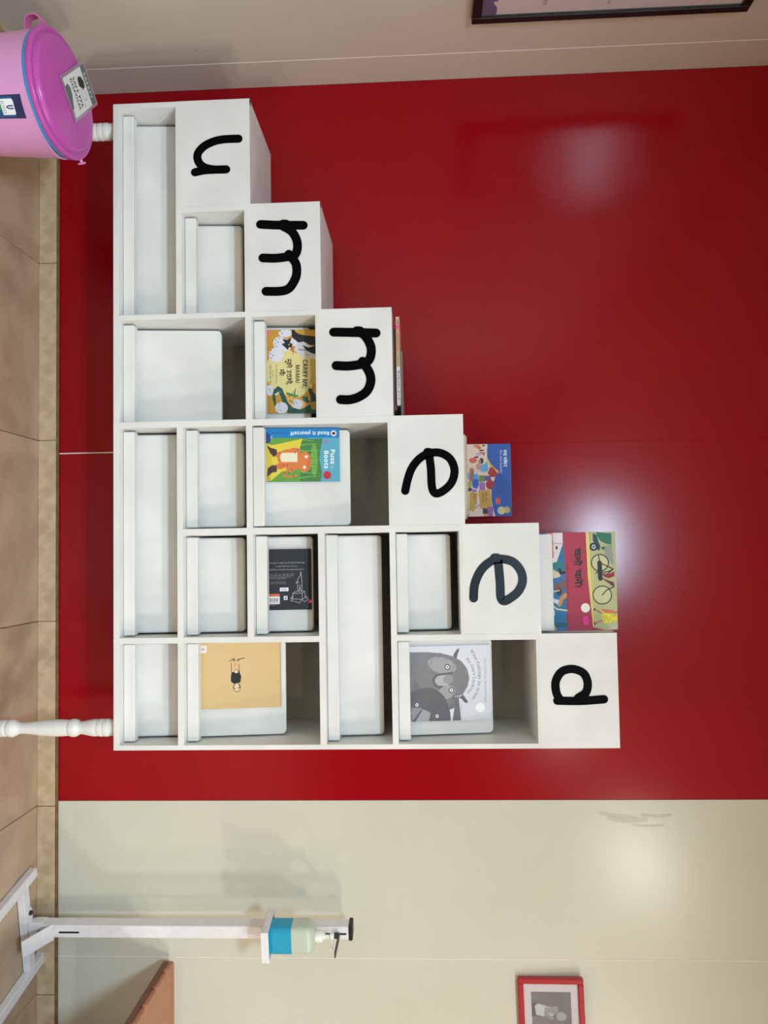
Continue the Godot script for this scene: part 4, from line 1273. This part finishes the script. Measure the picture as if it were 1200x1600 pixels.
# ------------------------------------------------------------------ foot-operated sanitizer stand and bottle
func sanitizer_stand() -> void:
	var o := base("sanitizer_stand", Vector3(1.134, 0, 0.097), deg_to_rad(10.0))
	tag(o, "white square-tube hand sanitizer stand with foot pedal before the cream wall", "stand")
	var w: Material = M.steel_white
	for x in [-0.139, 0.147]:
		var b := obj("foot_bar", cbox(mb(), Vector3(x, 0.0125, 0.15), Vector3(0.03, 0.023, 0.43), 0.0015), w, o)
		obj("end_plug", cbox(mb(), Vector3(x, 0.0125, -0.0655), Vector3(0.027, 0.020, 0.004), 0.001), M.black, b)
	obj("cross_bar", cbox(mb(), Vector3(0.004, 0.0125, 0.008), Vector3(0.256, 0.022, 0.034), 0.0015), w, o)
	var pole := obj("pole", cbox(mb(), Vector3(0.004, 0.5125, -0.002), Vector3(0.040, 0.977, 0.040), 0.002), w, o)
	obj("pole_cap", cbox(mb(), Vector3(0.004, 1.0040, -0.002), Vector3(0.047, 0.012, 0.047), 0.003), M.black, pole)
	obj("slot", cbox(mb(), Vector3(0.006, 0.944, 0.0182), Vector3(0.006, 0.095, 0.0012), 0.0004), M.black, pole)
	obj("slot", cbox(mb(), Vector3(0.006, 0.150, 0.0182), Vector3(0.006, 0.062, 0.0012), 0.0004), M.black, pole)
	# mounting lug with its bolt at the left of the pole foot
	var lug := mb()
	slab(lug, 0.052, 0.030, 0.012, 0.0, 0.004, 0.001, Transform3D(Basis(Vector3.RIGHT, -PI / 2), Vector3(-0.038, 0.024, 0.006)))
	var lg := obj("lug", lug, w, o)
	obj("bolt", lathe(mb(), [Vector2(0, 0.0), Vector2(0.007, 0.0), Vector2(0.007, 0.005), Vector2(0.004, 0.008), Vector2(0, 0.008)], Transform3D(Basis.IDENTITY, Vector3(-0.049, 0.028, 0.006)), 12), M.black, lg)
	# gusset tube at the foot and the pedal
	obj("foot_sleeve", cbox(mb(), Vector3(-0.008, 0.050, -0.006), Vector3(0.020, 0.040, 0.036), 0.004), w, o)
	var tread := Transform3D(Basis(Vector3.RIGHT, deg_to_rad(33.0)), Vector3(0.004, 0.074, 0.060))
	obj("pedal", slab(mb(), 0.050, 0.100, 0.003, -0.003, 0.003, 0.001, tread * Transform3D(Basis(Vector3.RIGHT, -PI / 2), Vector3.ZERO)), w, o)
	obj("pedal_arm", cbox(mb(), Vector3(0.004, 0.062, 0.035), Vector3(0.010, 0.012, 0.070), 0.001, Transform3D.IDENTITY), M.iron, o)
	# tray that holds the bottle
	var tr := mb()
	cbox(tr, Vector3(-0.026, 0.761, 0.073), Vector3(0.092, 0.003, 0.106), 0.0008)
	for x in [-0.0705, 0.0185]:
		cbox(tr, Vector3(x, 0.770, 0.073), Vector3(0.003, 0.020, 0.106), 0.0008)
	cbox(tr, Vector3(-0.026, 0.770, 0.0215), Vector3(0.092, 0.020, 0.003), 0.0008)
	var tray := obj("tray", tr, w, o)
	obj("front_lip", cbox(mb(), Vector3(-0.026, 0.7695, 0.1262), Vector3(0.094, 0.022, 0.003), 0.0008), w, tray)
	# press lever that comes out of the slot over the pump
	var lv := mb()
	cbox(lv, Vector3(0.006, 0.964, 0.026), Vector3(0.012, 0.018, 0.016), 0.002)
	cbox(lv, Vector3(0.000, 0.9715, 0.062), Vector3(0.018, 0.004, 0.088), 0.001, Transform3D(Basis(Vector3.RIGHT, deg_to_rad(2.0)), Vector3(0, 0.001, -0.02)))
	obj("press_lever", lv, M.iron, o)

	# the bottle
	var b := base("sanitizer_bottle", o.transform * Vector3(-0.026, 0.7627, 0.073), deg_to_rad(10.0))
	tag(b, "pump bottle half full of blue sanitizer on the stand tray", "bottle")
	var milk := mat(rgb(214, 222, 206), 0.35)
	milk.transparency = BaseMaterial3D.TRANSPARENCY_ALPHA
	milk.albedo_color = Color(0.80, 0.85, 0.78, 0.86)
	milk.backlight_enabled = true
	milk.backlight = Color(0.3, 0.32, 0.3)
	var gel := mat(rgb(30, 166, 204), 0.18)
	gel.backlight_enabled = true
	gel.backlight = Color(0.10, 0.34, 0.42)
	obj("liquid", loft(mb(), [[0.038, 0.028, 0.014, 0.0005], [0.0420, 0.032, 0.018, 0.004], [0.0430, 0.033, 0.018, 0.030], [0.0430, 0.033, 0.018, 0.079]]), gel, b)
	obj("bottle_body", loft(mb(), [[0.0430, 0.033, 0.018, 0.0792], [0.0430, 0.033, 0.018, 0.120], [0.0410, 0.0325, 0.020, 0.131], [0.034, 0.028, 0.022, 0.140], [0.022, 0.020, 0.016, 0.145], [0.014, 0.014, 0.0135, 0.147]]), milk, b)
	var plast := mat(rgb(234, 238, 230), 0.35)
	obj("cap", lathe(mb(), [Vector2(0, 0.131), Vector2(0.0165, 0.131), Vector2(0.0170, 0.133), Vector2(0.0165, 0.149), Vector2(0.0150, 0.151), Vector2(0.0100, 0.1525), Vector2(0.0095, 0.158), Vector2(0, 0.158)], Transform3D(Basis.IDENTITY, Vector3(0, 0.015, 0)), 24), plast, b)
	var pump := mb()
	lathe(pump, [Vector2(0, 0.157), Vector2(0.0045, 0.157), Vector2(0.0045, 0.173), Vector2(0.0095, 0.174), Vector2(0.0100, 0.182), Vector2(0.0085, 0.1845), Vector2(0, 0.185)], Transform3D(Basis.IDENTITY, Vector3(0, 0.014, 0)), 20)
	cbox(pump, Vector3(0.006, 0.1785, 0.020), Vector3(0.009, 0.007, 0.034), 0.002, Transform3D(Basis(Vector3.UP, deg_to_rad(30)), Vector3(0, 0.014, 0)))
	obj("pump_head", pump, plast, b)

# ------------------------------------------------------------------ slatted brown table at the right
func slatted_table() -> void:
	var o := base("slatted_table", Vector3(1.262, 0, 0.030))
	tag(o, "low brown plastic table with slatted top, only its corner in view", "table")
	var br := grain(rgb(162, 106, 72), rgb(172, 116, 80), 0.02, 21, 0.3, 0.4, 0.5)
	var br_shade := mat(rgb(112, 66, 44), 0.45)  # darker brown paints in the shade of the side turned from the light
	var top := 0.4455
	for k in 8:
		var z := 0.0625 + (k - 1) * 0.0918
		var z0 := maxf(z, 0.0)
		var z1 := z + 0.0918
		obj("slat", span(mb(), Vector3(0.004, top - 0.016, z0 + 0.006), Vector3(0.95, top - 0.0015, z1 - 0.006), 0.004), br, o)
		obj("rib", span(mb(), Vector3(-0.002, top - 0.013, z1 - 0.007), Vector3(0.952, top - 0.0005, z1 + 0.007), 0.003), br, o)
	obj("end_rail", span(mb(), Vector3(0.003, top - 0.034, 0.002), Vector3(0.022, top - 0.014, 0.70), 0.003), br_shade, o)
	obj("end_rail", span(mb(), Vector3(0.928, top - 0.034, 0.002), Vector3(0.947, top - 0.014, 0.70), 0.003), br_shade, o)
	obj("back_rail", span(mb(), Vector3(0.004, top - 0.034, 0.0), Vector3(0.946, top + 0.001, 0.014), 0.004), br, o)
	for x in [0.30, 0.90]:
		for z in [0.06, 0.64]:
			obj("leg", span(mb(), Vector3(x - 0.025, 0, z - 0.025), Vector3(x + 0.025, top - 0.015, z + 0.025), 0.004), br_shade, o)

# ------------------------------------------------------------------ framed pictures
func pictures() -> void:
	# red frame on the cream wall
	var o := base("red_picture_frame", Vector3(1.4635, 1.6073, 0.0055))
	o.rotation_degrees = Vector3(3.0, 0.0, 1.2)
	tag(o, "red framed black and white photograph with white mount on cream wall", "picture")
	var red := mat(rgb(176, 34, 44), 0.35)
	var hw := 0.148
	var hh := 0.0985
	var b := 0.0165
	var f := mb()
	span(f, Vector3(-hw, -hh, 0.0), Vector3(-hw + b, hh, 0.02), 0.0025)
	span(f, Vector3(hw - b, -hh, 0.0), Vector3(hw, hh, 0.02), 0.0025)
	span(f, Vector3(-hw + b - 0.001, -hh, 0.0), Vector3(hw - b + 0.001, -hh + b, 0.02), 0.0025)
	span(f, Vector3(-hw + b - 0.001, hh - b, 0.0), Vector3(hw - b + 0.001, hh, 0.02), 0.0025)
	obj("frame", f, red, o)
	obj("mount", span(mb(), Vector3(-hw + b - 0.001, -hh + b - 0.001, 0.006), Vector3(hw - b + 0.001, hh - b + 0.001, 0.010), 0.0004), mat(rgb(226, 218, 222), 0.8), o)
	var s := Sheet.new(0, 470, 390, 1350, 500, rgb(112, 106, 104))
	for i in 60:
		s.line([(i * 83) % 470, 400 + (i * 197) % 900, (i * 83) % 470 + 60, 400 + (i * 197) % 900 + 40], 22, rgb(104 + (i * 7) % 18, 98 + (i * 7) % 18, 96 + (i * 7) % 18))
	s.rect(0, 540, 60, 720, rgb(66, 62, 62))
	s.poly([40, 580, 80, 548, 200, 590, 300, 590, 310, 640, 240, 720, 150, 725, 50, 700], rgb(206, 206, 210))
	s.ell(250, 640, 66, 50, rgb(150, 148, 152))
	s.line([180, 620, 170, 700, 230, 740], 50, rgb(150, 148, 152))
	s.ell(350, 720, 60, 60, rgb(168, 168, 174))
	s.rect(0, 720, 200, 1350, rgb(120, 116, 116))
	var q := mb()
	for p in [[-1, -1], [1, 1], [1, -1], [-1, -1], [-1, 1], [1, 1]]:
		q.set_normal(Vector3.BACK)
		q.set_uv(Vector2(p[0] * 0.5 + 0.5, 0.5 - p[1] * 0.5))
		q.add_vertex(Vector3(p[0] * 0.105, p[1] * 0.0595, 0.0106))
	obj("photograph", q, s.material(0.6), o).set_meta("label", "grey print of a pale shirted figure")
	obj("glass", span(mb(), Vector3(-hw + b - 0.001, -hh + b - 0.001, 0.012), Vector3(hw - b + 0.001, hh - b + 0.001, 0.0135), 0.0002), pane(), o)

	# black framed poster on the side wall
	var p2 := base("black_picture_frame", Vector3(LEFT, 1.7957, 0.598), PI / 2)
	tag(p2, "large black framed poster of text on the shaded side wall", "picture")
	var w2 := 0.30
	var h2 := 0.3885
	var b2 := 0.026
	var g := mb()
	span(g, Vector3(-w2, -h2, 0.001), Vector3(-w2 + b2, h2, 0.022), 0.002)
	span(g, Vector3(w2 - b2, -h2, 0.001), Vector3(w2, h2, 0.022), 0.002)
	span(g, Vector3(-w2 + b2 - 0.001, -h2, 0.001), Vector3(w2 - b2 + 0.001, -h2 + b2, 0.022), 0.002)
	span(g, Vector3(-w2 + b2 - 0.001, h2 - b2, 0.001), Vector3(w2 - b2 + 0.001, h2, 0.022), 0.002)
	obj("frame", g, M.black, p2)
	var t := Sheet.new(0, 770, 0, 550, 550, rgb(226, 214, 216))
	t.rect(0, 0, 46, 550, rgb(40, 36, 104))
	t.line([40, 500, 60, 530], 12, rgb(226, 214, 216))
	for l in [["every one of us has a right", 180, 90, 380], ["to be read to and joined.", 150, 110, 360], ["every child is free to choose a", 265, 60, 420], ["book that feels right", 368, 150, 330], ["and to ask for tales.", 340, 170, 300]]:
		t.small_print(Vector2(l[1], l[2]), l[3], 12, rgb(70, 60, 72), 0.0, l[1])
	t.text("right", Vector2(180, 478), 40, 12, rgb(70, 60, 72))
	t.text("right", Vector2(368, 485), 40, 12, rgb(70, 60, 72))
	var q2 := mb()
	for p in [[-1, -1], [1, 1], [1, -1], [-1, -1], [-1, 1], [1, 1]]:
		q2.set_normal(Vector3.BACK)
		q2.set_uv(Vector2(p[0] * 0.5 + 0.5, 0.5 - p[1] * 0.5))
		q2.add_vertex(Vector3(p[0] * (w2 - b2 + 0.001), p[1] * (h2 - b2 + 0.001), 0.0125))
	obj("poster", q2, t.material(0.6), p2)
	obj("backing", span(mb(), Vector3(-w2 + b2 - 0.001, -h2 + b2 - 0.001, 0.004), Vector3(w2 - b2 + 0.001, h2 - b2 + 0.001, 0.012), 0.0003), M.card, p2)
	obj("glass", span(mb(), Vector3(-w2 + b2 - 0.001, -h2 + b2 - 0.001, 0.0145), Vector3(w2 - b2 + 0.001, h2 - b2 + 0.001, 0.0160), 0.0002), pane(), p2)

func pane() -> Material:
	var m := mat(Color(0.95, 0.97, 0.97, 0.06), 0.03, 0.5)
	m.transparency = BaseMaterial3D.TRANSPARENCY_ALPHA
	return m
